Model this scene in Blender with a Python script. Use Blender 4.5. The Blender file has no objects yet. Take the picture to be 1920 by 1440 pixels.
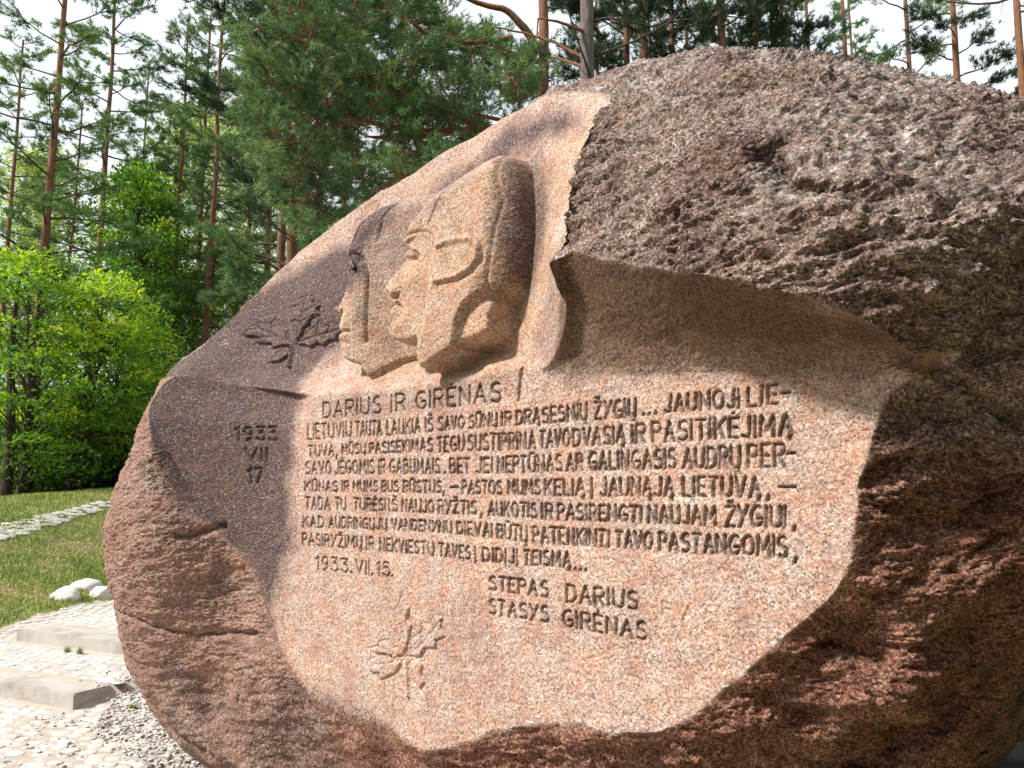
import bpy, math, random
import numpy as np
from mathutils import Vector
random.seed(7)
rng = np.random.default_rng(11)
S = bpy.context.scene
COL = S.collection
R = math.radians
# ------------------------------------------------------------------ camera
EYE = 2.2
F = 1500.0                     # focal length in photo pixels (1920 wide)
PITCH = math.atan(195 / F)
cam = bpy.data.cameras.new('camera')
cam.lens = 36 * F / 1920
cam.sensor_width = 36
cam.clip_start = 0.05
cam.clip_end = 1500
co = bpy.data.objects.new('camera', cam)
COL.objects.link(co)
co.location = (0, 0, EYE)
co.rotation_euler = (R(90) + PITCH, 0, 0)
S.camera = co
# ------------------------------------------------------------------ light
SUN_AZ = R(110)                # degrees left of the viewing direction (+Y)
SUN_EL = R(44)
w = bpy.data.worlds.new('World')
S.world = w
w.use_nodes = True
nt = w.node_tree
bg = nt.nodes['Background']
sky = nt.nodes.new('ShaderNodeTexSky')
sky.sky_type = 'NISHITA'
sky.sun_disc = False
sky.sun_elevation = SUN_EL
sky.sun_rotation = -SUN_AZ
sky.air_density = 1.0
sky.dust_density = 3.0
tc = nt.nodes.new('ShaderNodeTexCoord')
nz = nt.nodes.new('ShaderNodeTexNoise')
nz.inputs['Scale'].default_value = 2.2
nz.inputs['Detail'].default_value = 5
mr = nt.nodes.new('ShaderNodeMapRange')
mr.inputs[1].default_value = 0.25
mr.inputs[2].default_value = 0.45
mr.inputs[3].default_value = 0.75
mr.inputs[4].default_value = 1.0
mx = nt.nodes.new('ShaderNodeMixRGB')
mx.inputs[2].default_value = (7.2, 7.7, 8.1, 1)
nt.links.new(tc.outputs['Generated'], nz.inputs['Vector'])
nt.links.new(nz.outputs['Fac'], mr.inputs[0])
nt.links.new(mr.outputs[0], mx.inputs[0])
nt.links.new(sky.outputs[0], mx.inputs[1])
nt.links.new(mx.outputs[0], bg.inputs[0])
bg.inputs[1].default_value = 0.1
sun = bpy.data.lights.new('sun', 'SUN')
sun.energy = 4.8
sun.angle = R(6)
sun.color = (1.0, 0.94, 0.84)
so = bpy.data.objects.new('sun', sun)
COL.objects.link(so)
sd = Vector((-math.sin(SUN_AZ) * math.cos(SUN_EL), math.cos(SUN_AZ) * math.cos(SUN_EL), math.sin(SUN_EL)))
so.rotation_euler = sd.to_track_quat('Z', 'Y').to_euler()
so.location = (-20, -5, 30)
S.view_settings.view_transform = 'Standard'
S.view_settings.look = 'None'
S.view_settings.exposure = 0.5
S.view_settings.gamma = 1
S.view_settings.use_curve_mapping = False
S.cycles.max_bounces = 6
S.cycles.diffuse_bounces = 3
S.cycles.glossy_bounces = 2

# ------------------------------------------------------------------ geometry of the view, used to place things at real depths
cp, sp = math.cos(PITCH), math.sin(PITCH)
def ray(x, y):
    a = x - 960.0
    v = 720.0 - y
    return np.array([a, F * cp - v * sp, F * sp + v * cp]) / F
def at_dist(x, y, D):
    r = ray(x, y)
    return np.array([0, 0, EYE]) + r * (D / r[1])
def at_z(x, y, z=0.0):
    r = ray(x, y)
    return np.array([0, 0, EYE]) + r * ((z - EYE) / r[2])

# ------------------------------------------------------------------ helpers
def mat(name):
    m = bpy.data.materials.new(name)
    m.use_nodes = True
    n = m.node_tree
    b = n.nodes['Principled BSDF']
    return m, n, b
def mesh_np(name, V, Fq, smooth=True, mats=(), fmat=None):
    """V (n,3); Fq (m,3|4) or list of such arrays"""
    me = bpy.data.meshes.new(name)
    fl = Fq if isinstance(Fq, list) else [Fq]
    fl = [np.asarray(f, dtype=np.int32) for f in fl if len(f)]
    V = np.asarray(V, dtype=np.float32)
    me.vertices.add(len(V))
    me.vertices.foreach_set('co', V.ravel())
    loops = np.concatenate([f.ravel() for f in fl])
    tot = np.concatenate([np.full(len(f), f.shape[1], dtype=np.int32) for f in fl])
    st = np.concatenate([[0], np.cumsum(tot)[:-1]]).astype(np.int32)
    me.loops.add(len(loops))
    me.loops.foreach_set('vertex_index', loops)
    me.polygons.add(len(tot))
    me.polygons.foreach_set('loop_start', st)
    me.polygons.foreach_set('loop_total', tot)
    me.polygons.foreach_set('use_smooth', np.full(len(tot), smooth, dtype=bool))
    for m in mats:
        me.materials.append(m)
    if fmat is not None:
        me.polygons.foreach_set('material_index', np.asarray(fmat, dtype=np.int32))
    me.update(calc_edges=True)
    return me
def obj(name, me, parent=None, loc=None, label=None, cat=None, group=None, kind=None):
    o = bpy.data.objects.new(name, me)
    COL.objects.link(o)
    if parent is not None:
        o.parent = parent
    if loc is not None:
        o.location = loc
    if label: o['label'] = label
    if cat: o['category'] = cat
    if group: o['group'] = group
    if kind: o['kind'] = kind
    return o
def sstep(a, b, x):
    t = np.clip((x - a) / (b - a), 0, 1)
    return t * t * (3 - 2 * t)

# gradient noise
_perm = rng.permutation(256).astype(np.int32)
_perm = np.concatenate([_perm, _perm, _perm])
_g = rng.normal(size=(256, 3)); _g /= np.linalg.norm(_g, axis=1)[:, None]
_g = _g.astype(np.float32)
def pnoise(P):
    P = P.astype(np.float32)
    I = np.floor(P).astype(np.int32)
    f = P - I
    I &= 255
    u = f * f * f * (f * (f * 6 - 15) + 10)
    out = np.zeros(len(P), dtype=np.float32)
    for dx in (0, 1):
        wx = u[:, 0] if dx else 1 - u[:, 0]
        for dy in (0, 1):
            wy = u[:, 1] if dy else 1 - u[:, 1]
            for dz in (0, 1):
                wz = u[:, 2] if dz else 1 - u[:, 2]
                h = _perm[_perm[_perm[I[:, 0] + dx] + I[:, 1] + dy] + I[:, 2] + dz]
                g = _g[h]
                out += wx * wy * wz * (g[:, 0] * (f[:, 0] - dx) + g[:, 1] * (f[:, 1] - dy) + g[:, 2] * (f[:, 2] - dz))
    return out * 1.6
def fbm(P, sc, oc=3, gain=0.5):
    o = 0; a = 1
    for i in range(oc):
        o = o + a * pnoise(P * sc + 17.3 * i)
        a *= gain; sc *= 2.03
    return o

# ================================================================== THE BOULDER
AZ = R(47.3)
U = np.array([-math.sin(AZ), math.cos(AZ), 0.0])       # along the inscription, to the left
N_ = np.array([-math.cos(AZ), -math.sin(AZ), 0.0])     # out of the inscribed face
Q = np.array([1.011, 3.0, 0.0])
SC = float(-Q @ U); DC = float(-Q @ N_)
def p2s(x, y, d=0.0):
    """photo pixel + distance in front of the inscribed plane -> (s, z)"""
    r = ray(x, y)
    t = (DC - d) / -(r @ N_)
    return np.array([SC + t * (r @ U), EYE + t * r[2]])
def to_world(s, z, d):
    return Q[None, :] + np.outer(s, U) + np.outer(d, N_) + np.outer(z, [0, 0, 1.0])

class TPS:
    def __init__(self, pts, smooth=1e-4):
        P = np.array(pts, dtype=float)
        self.c = P[:, :2]
        n = len(P)
        K = self.k(self.c, self.c) + smooth * np.eye(n)
        A = np.zeros((n + 3, n + 3))
        A[:n, :n] = K
        A[:n, n] = 1; A[:n, n + 1:] = self.c
        A[n, :n] = 1; A[n + 1:, :n] = self.c.T
        b = np.zeros(n + 3); b[:n] = P[:, 2]
        self.w = np.linalg.solve(A, b)
    def k(self, a, b):
        r2 = ((a[:, None, :] - b[None, :, :]) ** 2).sum(-1)
        return 0.5 * r2 * np.log(r2 + 1e-9)
    def __call__(self, s, z):
        sh = np.shape(s)
        X = np.stack([np.ravel(s), np.ravel(z)], 1)
        out = np.empty(len(X))
        for i in range(0, len(X), 40000):
            x = X[i:i + 40000]
            out[i:i + 40000] = self.k(x, self.c) @ self.w[:-3] + self.w[-3] + x @ self.w[-2:]
        return out.reshape(sh)

def P3(x, y, d):
    s, z = p2s(x, y, d)
    return (s, z, d)
nat = []
def sil(x, y, d, k=0.28, inner=(0.45,), outer=(0.5, 1.1, 2.0)):
    """rock tangent to the sight line here"""
    r = ray(x, y); r = r / np.linalg.norm(r)
    t0 = (DC - d) / -(r @ N_)
    nat.append((SC + t0 * (r @ U), EYE + t0 * r[2], d))
    for dl in [-i for i in inner] + list(outer):
        t = t0 + dl
        nat.append((SC + t * (r @ U), EYE + t * r[2], DC + t * (r @ N_) - k * dl * dl - (.5 if dl > 1.5 else 0)))
for a in [(300, 735, .36), (250, 830, .40), (208, 930, .42), (197, 1030, .38), (212, 1140, .26), (235, 1240, .12),
          (290, 1345, -.06), (385, 1438, -.2), (470, 1480, -.3)]:
    sil(*a)
for a in [(1160, 128, -.75), (1250, 105, -.9), (1350, 95, -1.0), (1470, 98, -1.0), (1600, 118, -1.0), (1760, 150, -1.05), (1920, 190, -1.1), (2100, 250, -1.15)]:
    sil(*a)
for a in [(1790, 1470, -.80), (1825, 1420, -.84), (1875, 1345, -.86), (1920, 1275, -.88), (2000, 1170, -.9)]:
    sil(*a, k=.5, inner=(), outer=(.25, .7))
EDGE = [(325, 693, .30), (370, 655, .20), (440, 590, .02), (520, 510, -.16), (600, 443, -.25), (700, 370, -.33), (800, 308, -.38), (900, 248, -.40), (960, 214, -.36), (1010, 187, -.30)]
for x, y, d in EDGE:
    nat.append(P3(x, y, d))
    r = ray(x, y); r = r / np.linalg.norm(r)
    t0 = (DC - d) / -(r @ N_)
    for dl, kk in ((.35, .09), (1.0, .6)):
        t = t0 + dl
        nat.append((SC + t * (r @ U), EYE + t * r[2], DC + t * (r @ N_) - kk))
nat += [P3(*a) for a in [
    # left lump
    (345, 706, .36), (352, 800, .40), (372, 900, .36), (400, 990, .26), (440, 1040, .16), (300, 850, .50), (280, 1000, .50), (330, 1080, .36), (300, 1200, .26),
    (420, 1080, .14), (400, 1200, .12), (400, 1320, -.02), (500, 1300, .0), (520, 1400, -.12),
    # lower edge of the inscribed face
    (600, 1308, .0), (660, 1300, .02), (700, 1330, .0), (780, 1378, .0), (850, 1397, .0), (940, 1378, .0), (1000, 1364, .0), (1080, 1372, .0), (1180, 1374, .0), (1290, 1345, .0),
    (700, 1440, -.12), (900, 1470, -.12), (1100, 1450, -.13), (1300, 1430, -.16),
    # right edge of it
    (1370, 1280, .0), (1450, 1215, .0), (1530, 1140, .0), (1583, 1060, .0), (1598, 950, .0), (1622, 850, .0), (1665, 760, .0), (1705, 690, .03),
    (1500, 1330, -.2), (1640, 1200, -.24), (1720, 1000, -.22), (1760, 850, -.16), (1850, 780, -.22), (1910, 950, -.48), (1850, 1150, -.46), (1700, 1350, -.50), (1500, 1440, -.36), (1800, 1230, -.44), (1850, 1270, -.55), (1780, 1340, -.58), (1910, 1130, -.55), (1700, 1440, -.62),
    # brow
    (1048, 462, .20), (1110, 425, .25), (1150, 475, .29), (1250, 500, .39), (1400, 528, .42), (1500, 545, .38), (1600, 590, .27), (1690, 650, .13),
    (1800, 620, .0), (1900, 560, -.04), (1800, 450, .14), (1910, 400, .0), (1900, 270, -.35), (1650, 430, .26), (1500, 330, .28), (1400, 420, .38), (1300, 260, .18), (1250, 400, .36),
    (1140, 330, .16), (1165, 185, -.22), (1400, 180, -.22), (1600, 200, -.22), (1750, 260, -.18),
]]
# bulk the cutters removed, and the unseen outside
nat += [P3(700, 800, .45), P3(900, 500, .5), P3(1200, 900, .4), P3(750, 1100, .35), P3(1300, 1150, .18), P3(600, 600, .4), P3(1000, 1250, .15), P3(480, 800, .5)]
nat += [(7.2, 3.2, -3.2), (7.4, 1.8, -2.6), (6.6, 4.4, -4.), (5.0, 5.2, -4.), (3.2, 5.6, -3.4), (1.5, 5.8, -3.0), (-.5, 5.6, -2.8), (-2.6, 4.5, -2.6), (-3.0, 2.5, -2.2), (-2.8, .8, -2.6), (7.0, .2, -2.6),
        (-1.5, 3.2, -.6), (-1.7, 2.2, -.9), (-2.2, 3.2, -1.5), (-2.3, 2.2, -1.6), (-1.3, 1.2, -2.1), (-.85, 1.0, -2.0), (-.95, 1.45, -1.25), (-1.6, .8, -2.7), (-.6, .7, -2.1), (-2.1, 1.5, -2.0), (-1.2, .5, -2.8), (-2.0, 2.5, -1.2), (-.5, .3, -2.3), (.5, .2, -1.5), (2.0, .2, -.6), (3.4, .0, -.5), (4.6, -.3, -.6)]
NAT = TPS(nat, 2e-3)

WALL = TPS([P3(*a) for a in [
    (345, 690, .30), (330, 690, .30), (370, 650, .2), (450, 690, .07), (440, 590, .0), (520, 510, -.17), (500, 640, -.08), (580, 600, -.17), (620, 650, -.2), (600, 443, -.26), (700, 370, -.33), (800, 308, -.38),
    (900, 248, -.40), (960, 214, -.36), (700, 500, -.30), (800, 500, -.32), (850, 620, -.26), (950, 600, -.17), (1010, 190, -.29), (1000, 300, -.24), (1012, 430, -.14), (1000, 560, -.10), (1045, 470, .14),
    (1060, 300, -.08), (1110, 300, .03), (1075, 420, .14), (1160, 180, -.2), (1160, 300, .16), (1045, 560, .10), (1035, 640, .04), (1015, 660, .0), (980, 650, -.08), (600, 710, -.1), (700, 690, -.16), (850, 660, -.2), (950, 640, -.14), (1200, 400, .6), (1200, 600, .5), (1180, 690, .4)]], 1e-3)

def curve(pts, idx=None):
    """pixel polyline with depths -> sorted (s, z) for np.interp"""
    a = np.array([p2s(*p) for p in pts])
    o = np.argsort(a[:, 0])
    return a[o, 0], a[o, 1]
LE = [(345, 706, .32), (400, 715, .2), (450, 723, .12), (520, 733, .04), (575, 741, .0), (700, 733, 0), (800, 720, 0), (900, 703, 0), (975, 690, 0), (1040, 695, 0), (1100, 700, 0)]
lE_s, lE_z = curve(LE)
lD_s = np.array(sorted([(p2s(*p)[0], p[2]) for p in LE]))
sb_s, sb_z = curve([(1000, 712, 0), (1060, 705, 0), (1200, 704, 0), (1400, 694, 0), (1600, 680, 0), (1700, 668, 0), (1800, 650, 0)])
EDG = [(1048, 464, .22), (1150, 478, .36), (1250, 502, .45), (1400, 529, .50), (1500, 546, .48), (1600, 592, .36), (1660, 630, .24), (1705, 664, .12), (1800, 640, .1)]
se_s, se_z = curve(EDG)
ridge = np.array([p2s(*a) for a in [(1046, 470, .16), (1050, 560, .12), (1040, 640, .06), (1022, 705, 0)]])
ridge = ridge[np.argsort(ridge[:, 1])]

def inside(poly, s, z):
    c = np.zeros(s.shape, dtype=bool)
    n = len(poly)
    for i in range(n):
        x1, y1 = poly[i]; x2, y2 = poly[(i + 1) % n]
        if y1 == y2: continue
        m = ((y1 > z) != (y2 > z)) & (s < (x2 - x1) * (z - y1) / (y2 - y1) + x1)
        c ^= m
    return c
def dseg(pl, s, z, closed=False):
    d = np.full(s.shape, 1e9)
    pl = np.asarray(pl, dtype=float)
    n = len(pl)
    for i in range(n if closed else n - 1):
        a = pl[i]; b = pl[(i + 1) % n]
        ab = b - a
        L = (ab @ ab) + 1e-12
        t = np.clip(((s - a[0]) * ab[0] + (z - a[1]) * ab[1]) / L, 0, 1)
        d = np.minimum(d, (s - a[0] - t * ab[0]) ** 2 + (z - a[1] - t * ab[1]) ** 2)
    return np.sqrt(d)
def bbox(pl, m, Sg, Zg):
    pl = np.asarray(pl)
    i0, i1 = np.searchsorted(sg, [pl[:, 0].min() - m, pl[:, 0].max() + m])
    j0, j1 = np.searchsorted(zg, [pl[:, 1].min() - m, pl[:, 1].max() + m])
    return slice(j0, j1), slice(i0, i1)

# grid (rows z, columns s): about one render pixel per cell where it is seen
def seg(*parts):
    out = []
    for a, b, h in parts:
        n = max(1, int(round((b - a) / h)))
        out.append(a + (b - a) * np.arange(n) / n)
    out.append([parts[-1][1]])
    return np.concatenate(out)
sg = seg((-3.0, -1.0, .035), (-1.0, -.15, .009), (-.15, 3.25, .0050), (3.25, 4.4, .0066), (4.4, 6.2, .016), (6.2, 7.6, .04))
zg = seg((-.4, .3, .03), (.3, .95, .010), (.95, 1.25, .0065), (1.25, 2.75, .0048), (2.75, 4.05, .0062), (4.05, 4.6, .009), (4.6, 5.6, .04))
SG, ZG = np.meshgrid(sg, zg)
print('grid', SG.shape)
Nn = NAT(SG, ZG)
shell = -2.2 + 3.4 * np.sqrt(np.clip(1 - np.abs((SG - 2.45) / 4.75) ** 4 - np.abs((ZG - 2.0) / 3.3) ** 4, 0, 1))
Nn = np.minimum(Nn, shell)
ul = np.array([p2s(x, y, -.86) for x, y in [(1600, 1600), (1700, 1530), (1760, 1490), (1825, 1420), (1875, 1345), (1920, 1275), (2000, 1170), (2120, 1090), (2400, 1040)]])
ul = ul[np.argsort(ul[:, 0])]
und = np.interp(SG, ul[:, 0], ul[:, 1]) - ZG            # the boulder tucks under below this line
ab = np.clip(-und, 0, 9)
fill = np.minimum(-.52, -.86 + .9 * np.sqrt(ab)) - .6 * np.clip(-.75 - SG, 0, None) - 3 * np.clip(ab - .45, 0, None)
Nn = np.where((SG < .45) & (und < 0), np.maximum(Nn, fill - 2 * sstep(.1, .45, SG)), Nn)
Nn = np.where(SG < .9, np.minimum(Nn, -.86 + 3.6 * np.sqrt(ab) - 11 * np.clip(und, 0, 9) * sstep(.9, .2, SG)), Nn)
# large-scale lumps of the natural skin
Pw = np.stack([SG.ravel() * .9, ZG.ravel(), Nn.ravel()], 1)
lump = (fbm(Pw, 1.3, 3) * .035 + fbm(Pw + 9, 5.0, 2) * .014).reshape(SG.shape)
Nn = Nn + lump
# panel with the concave left end that carries the date
s_bend = p2s(600, 850)[0]
e = np.clip(SG - s_bend, 0, None)
Pan0_ = -.055 * sstep(3.05, 3.35, SG)
ft = np.array([p2s(*q) for q in [(362, 700, .12), (370, 760, .12), (388, 850, .14), (405, 940, .14), (440, 1010, .12), (480, 1090, .08), (520, 1200, .03), (570, 1290, .0), (640, 1350, 0)]])
ft = ft[np.argsort(ft[:, 1])]
foot = np.interp(ZG, ft[:, 1], ft[:, 0])
Pan = .16 * (e / .75) ** 2 + (2.0 + 3.0 * sstep(2.0, 2.5, ZG)) * np.clip(SG - foot + .03 * sstep(2.4, 2.0, ZG), 0, None)
s_low = p2s(700, 1100)[0]
# lower left the face fades into the natural skin
zE = np.interp(SG, lE_s, lE_z)
dE = np.interp(SG, lD_s[:, 0], lD_s[:, 1])
Wl = np.full(SG.shape, 5.0)
mW = (SG > .9) & (ZG > 2.2)
Wl[mW] = WALL(SG[mW], ZG[mW])
dz = ZG - zE
Wl = np.where(mW, np.maximum(Wl, dE - .95 * dz), 5.0)
# scoop under the brow
zb = np.interp(SG, sb_s, sb_z); ze = np.interp(SG, se_s, se_z)
Ned = NAT(se_s, se_z)
ned = np.interp(SG, se_s, np.maximum(Ned, .05))
t = np.clip((ZG - zb) / np.maximum(ze - zb, .03), 0, None)
scoop = np.where(t < 1, ned * t ** 1.15, ned + (t - 1) * np.maximum(ze - zb, .03) * 6.0)
scoop = scoop + 4 * np.clip(p2s(1700, 670)[0] - SG, 0, None) * (t > 0)
sr = np.interp(ZG, ridge[:, 1], ridge[:, 0])
scoop = scoop + np.where(t > 0, .24 * np.clip((SG - (sr - .16)) / .16, 0, 3) ** 2 * sstep(0, .5, t), 0)
upper = np.minimum(Wl, scoop)
low = np.where(SG < 1.6, np.minimum(Pan + 0 * SG, np.where(ZG > zb, 9, Pan)), Pan)
Pan = Pan + Pan0_ * sstep(.32, .0, -dz)
carve = np.where(dz < 0, Pan, upper)
right = SG < sr
carve = np.where(right, np.where(ZG < zb, Pan, np.minimum(scoop, np.where(ZG > zE, Wl, 9))), carve)
kk_ = .004 + .13 * sstep(3.2, 3.8, SG) * sstep(.25, .7, zE - ZG) + .05 * sstep(2.0, 3.0, SG) * sstep(1.3, .9, ZG)
hh_ = np.clip(.5 + .5 * (carve - Nn) / kk_, 0, 1)
H = carve * (1 - hh_) + Nn * hh_ - kk_ * hh_ * (1 - hh_)
natural = sstep(-.004 - kk_ * .5, .012 + kk_ * .3, carve - Nn)
# natural broken edge of the cut: irregular
region_port = np.zeros(SG.shape, dtype=np.int8)    # 0 rock, 2.. parts
groove = np.zeros(SG.shape, dtype=np.float32)
wallv = H.copy()

def pl(pts, d=0.0):
    return np.array([p2s(x, y, d) for x, y in pts])
def head(poly_px, d_edge, top, Rmap, pid, under=.05, drop=.2):
    P = np.array([np.array(p[1:3]) if len(p) == 4 else p2s(*p) if len(p) == 3 else p2s(p[0], p[1], d_edge) for p in poly_px])
    sj, si = bbox(P, .02, SG, ZG)
    s_, z_ = SG[sj, si], ZG[sj, si]
    ins = inside(P, s_, z_)
    dd = dseg(P, s_, z_, True)
    Rr = Rmap(s_, z_)
    q = np.clip(1 - dd / Rr, 0, 1)
    hgt = top(s_, z_) - Rr * (1 - np.sqrt(1 - q * q)) * .9
    K = 8; kk = np.zeros(s_.shape)
    alive = np.ones(s_.shape, dtype=bool)
    for i_ in range(1, K + 1):
        alive &= inside(P, s_, z_ - under * i_ / K)
        kk += alive
    dm = drop(s_, z_) if callable(drop) else drop
    hgt = hgt - dm * (1 - kk / K)
    cur = H[sj, si]
    val = np.where(ins, np.maximum(hgt, cur - .03), cur)
    region_port[sj, si] = np.where(ins & (hgt > cur - .08), pid, region_port[sj, si])
    H[sj, si] = val
    return P
def relief(poly_px, d0, amount, edge, sign=1, only=None):
    P = pl(poly_px, d0)
    sj, si = bbox(P, .03, SG, ZG)
    s_, z_ = SG[sj, si], ZG[sj, si]
    ins = inside(P, s_, z_)
    dd = dseg(P, s_, z_, True)
    if only: ins = ins & (region_port[sj, si] == only)
    H[sj, si] += sign * amount * np.where(ins, sstep(0, edge, dd), 0)
    return sj, si, ins
def line_cut(pts_px, d0, depth, half, dark=0.0):
    P = pl(pts_px, d0)
    sj, si = bbox(P, half * 2, SG, ZG)
    dd = dseg(P, SG[sj, si], ZG[sj, si])
    f = sstep(half, 0, dd)
    H[sj, si] -= depth * f
    if dark:
        groove[sj, si] = np.maximum(groove[sj, si], f * dark)
def blob(x, y, d0, rad, amt, ay=1.0):
    c = p2s(x, y, d0)
    r = np.sqrt((SG - c[0]) ** 2 + ((ZG - c[1]) / ay) ** 2)
    H[:] += amt * np.exp(-(r / rad) ** 2) * (region_port > 0)

# rear portrait (left)
sA = p2s(700, 500, -.12)[0]
back_head = [(645, 480), (647, 466), (653, 444), (660, 415), (672, 393), (690, 374), (722, 353), (751, 336), (784, 325), (815, 330), (850, 400), (840, 600), (800, 640, -.03),
             (787, 670, -.15), (741, 681, -.10), (712, 693, -.05), (677, 710, .0), (675, 686), (666, 684), (652, 680), (644, 674), (640, 662), (642, 648), (641, 640), (637, 632), (641, 624), (638, 615), (643, 606), (645, 597), (634, 593), (631, 582),
             (639, 571), (646, 552), (652, 530), (653, 520), (648, 512), (646, 500), (647, 491)]
def topb(s, z):
    return .03 - .42 * np.clip(p2s(655, 560, -.02)[0] - s, 0, .62) - .06 * np.clip(z - 3.2, 0, 9)
def Rb(s, z):
    return .010 + .03 * sstep(2.88, 3.0, z) + .10 * sstep(3.4, 3.7, z)
head(back_head, -.03, topb, Rb, 2, .024, lambda s, z: np.where(s > p2s(678, 600, -.06)[0], .07, .03))
line_cut([(694, 378), (682, 400), (672, 440), (665, 478)], -.06, .02, .016)
line_cut([(645, 484), (658, 476), (668, 476), (677, 488), (682, 512), (682, 640)], -.02, .028, .016)
line_cut([(722, 356), (706, 400), (700, 450)], -.05, .016, .012)
relief([(649, 484), (668, 478), (676, 500), (676, 600), (674, 684), (645, 680), (640, 600), (650, 550), (655, 520)], -.06, .03, .03, -1, 2)
relief([(645, 492), (664, 490), (670, 503), (666, 520), (645, 520)], -.02, .085, .028, -1, 2)
relief([(652, 497), (664, 498), (666, 508), (652, 511)], -.08, .03, .016, 1, 2)
line_cut([(650, 516), (662, 521), (672, 514)], -.07, .015, .012)
relief([(643, 580), (650, 580), (650, 594), (641, 598)], -.03, .03, .012, -1, 2)
line_cut([(648, 572), (653, 582), (652, 592)], -.03, .012, .012)
line_cut([(641, 624), (658, 621)], -.02, .03, .013)
line_cut([(645, 640), (656, 645)], -.02, .014, .014)
blob(668, 600, -.07, .09, .02)
# front portrait
front_head = [(746, 438), (751, 415), (762, 388), (777, 357), (806, 332), (842, 307), (874, 285), (903, 271), ('', 1.49, 3.965, 0), ('', 1.455, 3.93, 0), ('', 1.43, 3.88, 0), ('', 1.41, 3.80, 0), ('', 1.395, 3.72, 0), ('', 1.385, 3.62, 0), (1001, 455, -.16), (992, 502, -.14), (981, 545, -.12),
              (973, 560, -.12), (962, 566, -.12), (960, 600, -.12), (957, 634, -.10), (940, 629, -.04), (915, 637, .0), (880, 645, .03), (860, 652, .06), (857, 651, .1), (827, 671, .1), (791, 694, .1), (788, 665), (786, 640), (777, 645), (759, 649), (741, 643), (732, 629), (730, 614), (737, 599), (731, 592), (728, 582),
              (735, 571), (730, 566), (731, 558), (719, 553), (713, 542), (719, 530), (733, 512), (747, 494), (749, 484), (743, 476), (744, 455)]
sF0 = p2s(868, 450, 0)[0]; sF1 = p2s(978, 450, -.1)[0]
def topf(s, z):
    return .125 - .10 * np.clip(z - 2.95, 0, 9) - .0 * sstep(p2s(760, 560)[0], p2s(735, 560)[0], s)
def Rf(s, z):
    bk = sstep(sF0, sF1, s) * sstep(3.08, 3.22, z)
    tp = sstep(3.5, 3.85, z)
    return .010 + .03 * sstep(2.88, 3.0, z) + .20 * np.maximum(bk, .75 * tp)
head(front_head, .065, topf, Rf, 3, .024, lambda s, z: np.where(s > p2s(789, 600, .09)[0], .09, .03))
# face lower than the helmet flap
relief([(748, 447), (762, 436), (783, 432), (797, 441), (801, 460), (797, 500), (797, 600), (788, 640), (788, 700), (700, 700), (700, 447)], .1, .022, .018, -1, 3)
relief([(742, 452), (760, 460), (778, 466), (782, 482), (765, 492), (744, 492)], .08, .034, .03, -1, 3)
relief([(752, 466), (768, 468), (778, 476), (765, 484), (750, 481)], .06, .022, .018, 1, 3)
line_cut([(741, 526), (748, 536), (748, 548), (740, 553)], .08, .014, .012)
relief([(733, 552), (745, 551), (747, 560), (733, 562)], .08, .03, .012, -1, 3)
line_cut([(744, 441), (760, 433), (783, 430), (798, 438), (804, 458)], .1, .022, .018)
line_cut([(797, 460), (797, 600), (789, 640)], .1, .008, .014)
line_cut([(901, 276), (905, 328), (914, 364), (908, 451), (901, 538)], .1, .016, .011, .25)
line_cut([(822, 328), (809, 357), (799, 390), (791, 417)], .1, .016, .011, .25)
ear = [(813, 458), (834, 449), (874, 444), (890, 455), (892, 480), (878, 502), (849, 520), (813, 527)]
line_cut(ear, .1, -.026, .026)
line_cut([(x + 6, y + 5) for x, y in ear[2:]], .1, .014, .012)
# neck below the helmet
relief([(857, 660), (860, 600), (873, 568), (899, 543), (938, 531), (968, 545), (990, 570), (990, 670), (857, 690)], .07, .055, .03, -1, 3)
line_cut([(752, 468), (765, 466), (778, 472)], .08, -.012, .012)
line_cut([(752, 484), (768, 482)], .08, .014, .012)
blob(735, 548, .08, .03, .03)
line_cut([(729, 573), (746, 571), (752, 578)], .08, .022, .013)
blob(742, 564, .08, .025, .012)
blob(738, 586, .08, .028, .015)
blob(752, 620, .08, .06, .03)
blob(770, 520, .08, .07, .02)
# soften chisel steps in the portrait zone
def blur(a, k):
    ker = np.exp(-(np.arange(-3 * k, 3 * k + 1) / k) ** 2 / 2); ker /= ker.sum()
    p = len(ker) // 2
    for ax in (0, 1):
        b_ = np.pad(a, [(p, p) if i == ax else (0, 0) for i in (0, 1)], mode='edge')
        a = sum(w_ * np.take(b_, range(i, i + a.shape[ax]), axis=ax) for i, w_ in enumerate(ker))
    return a
sj, si = bbox(pl([(600, 200), (1050, 730)], 0), .1, SG, ZG)
Hb_ = blur(H[sj, si], 1.3 if False else 1)
H[sj, si] = Hb_
# the rock beside the title
line_cut([(977, 690), (974, 722), (972, 752)], 0, .02, .014, .3)

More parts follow.
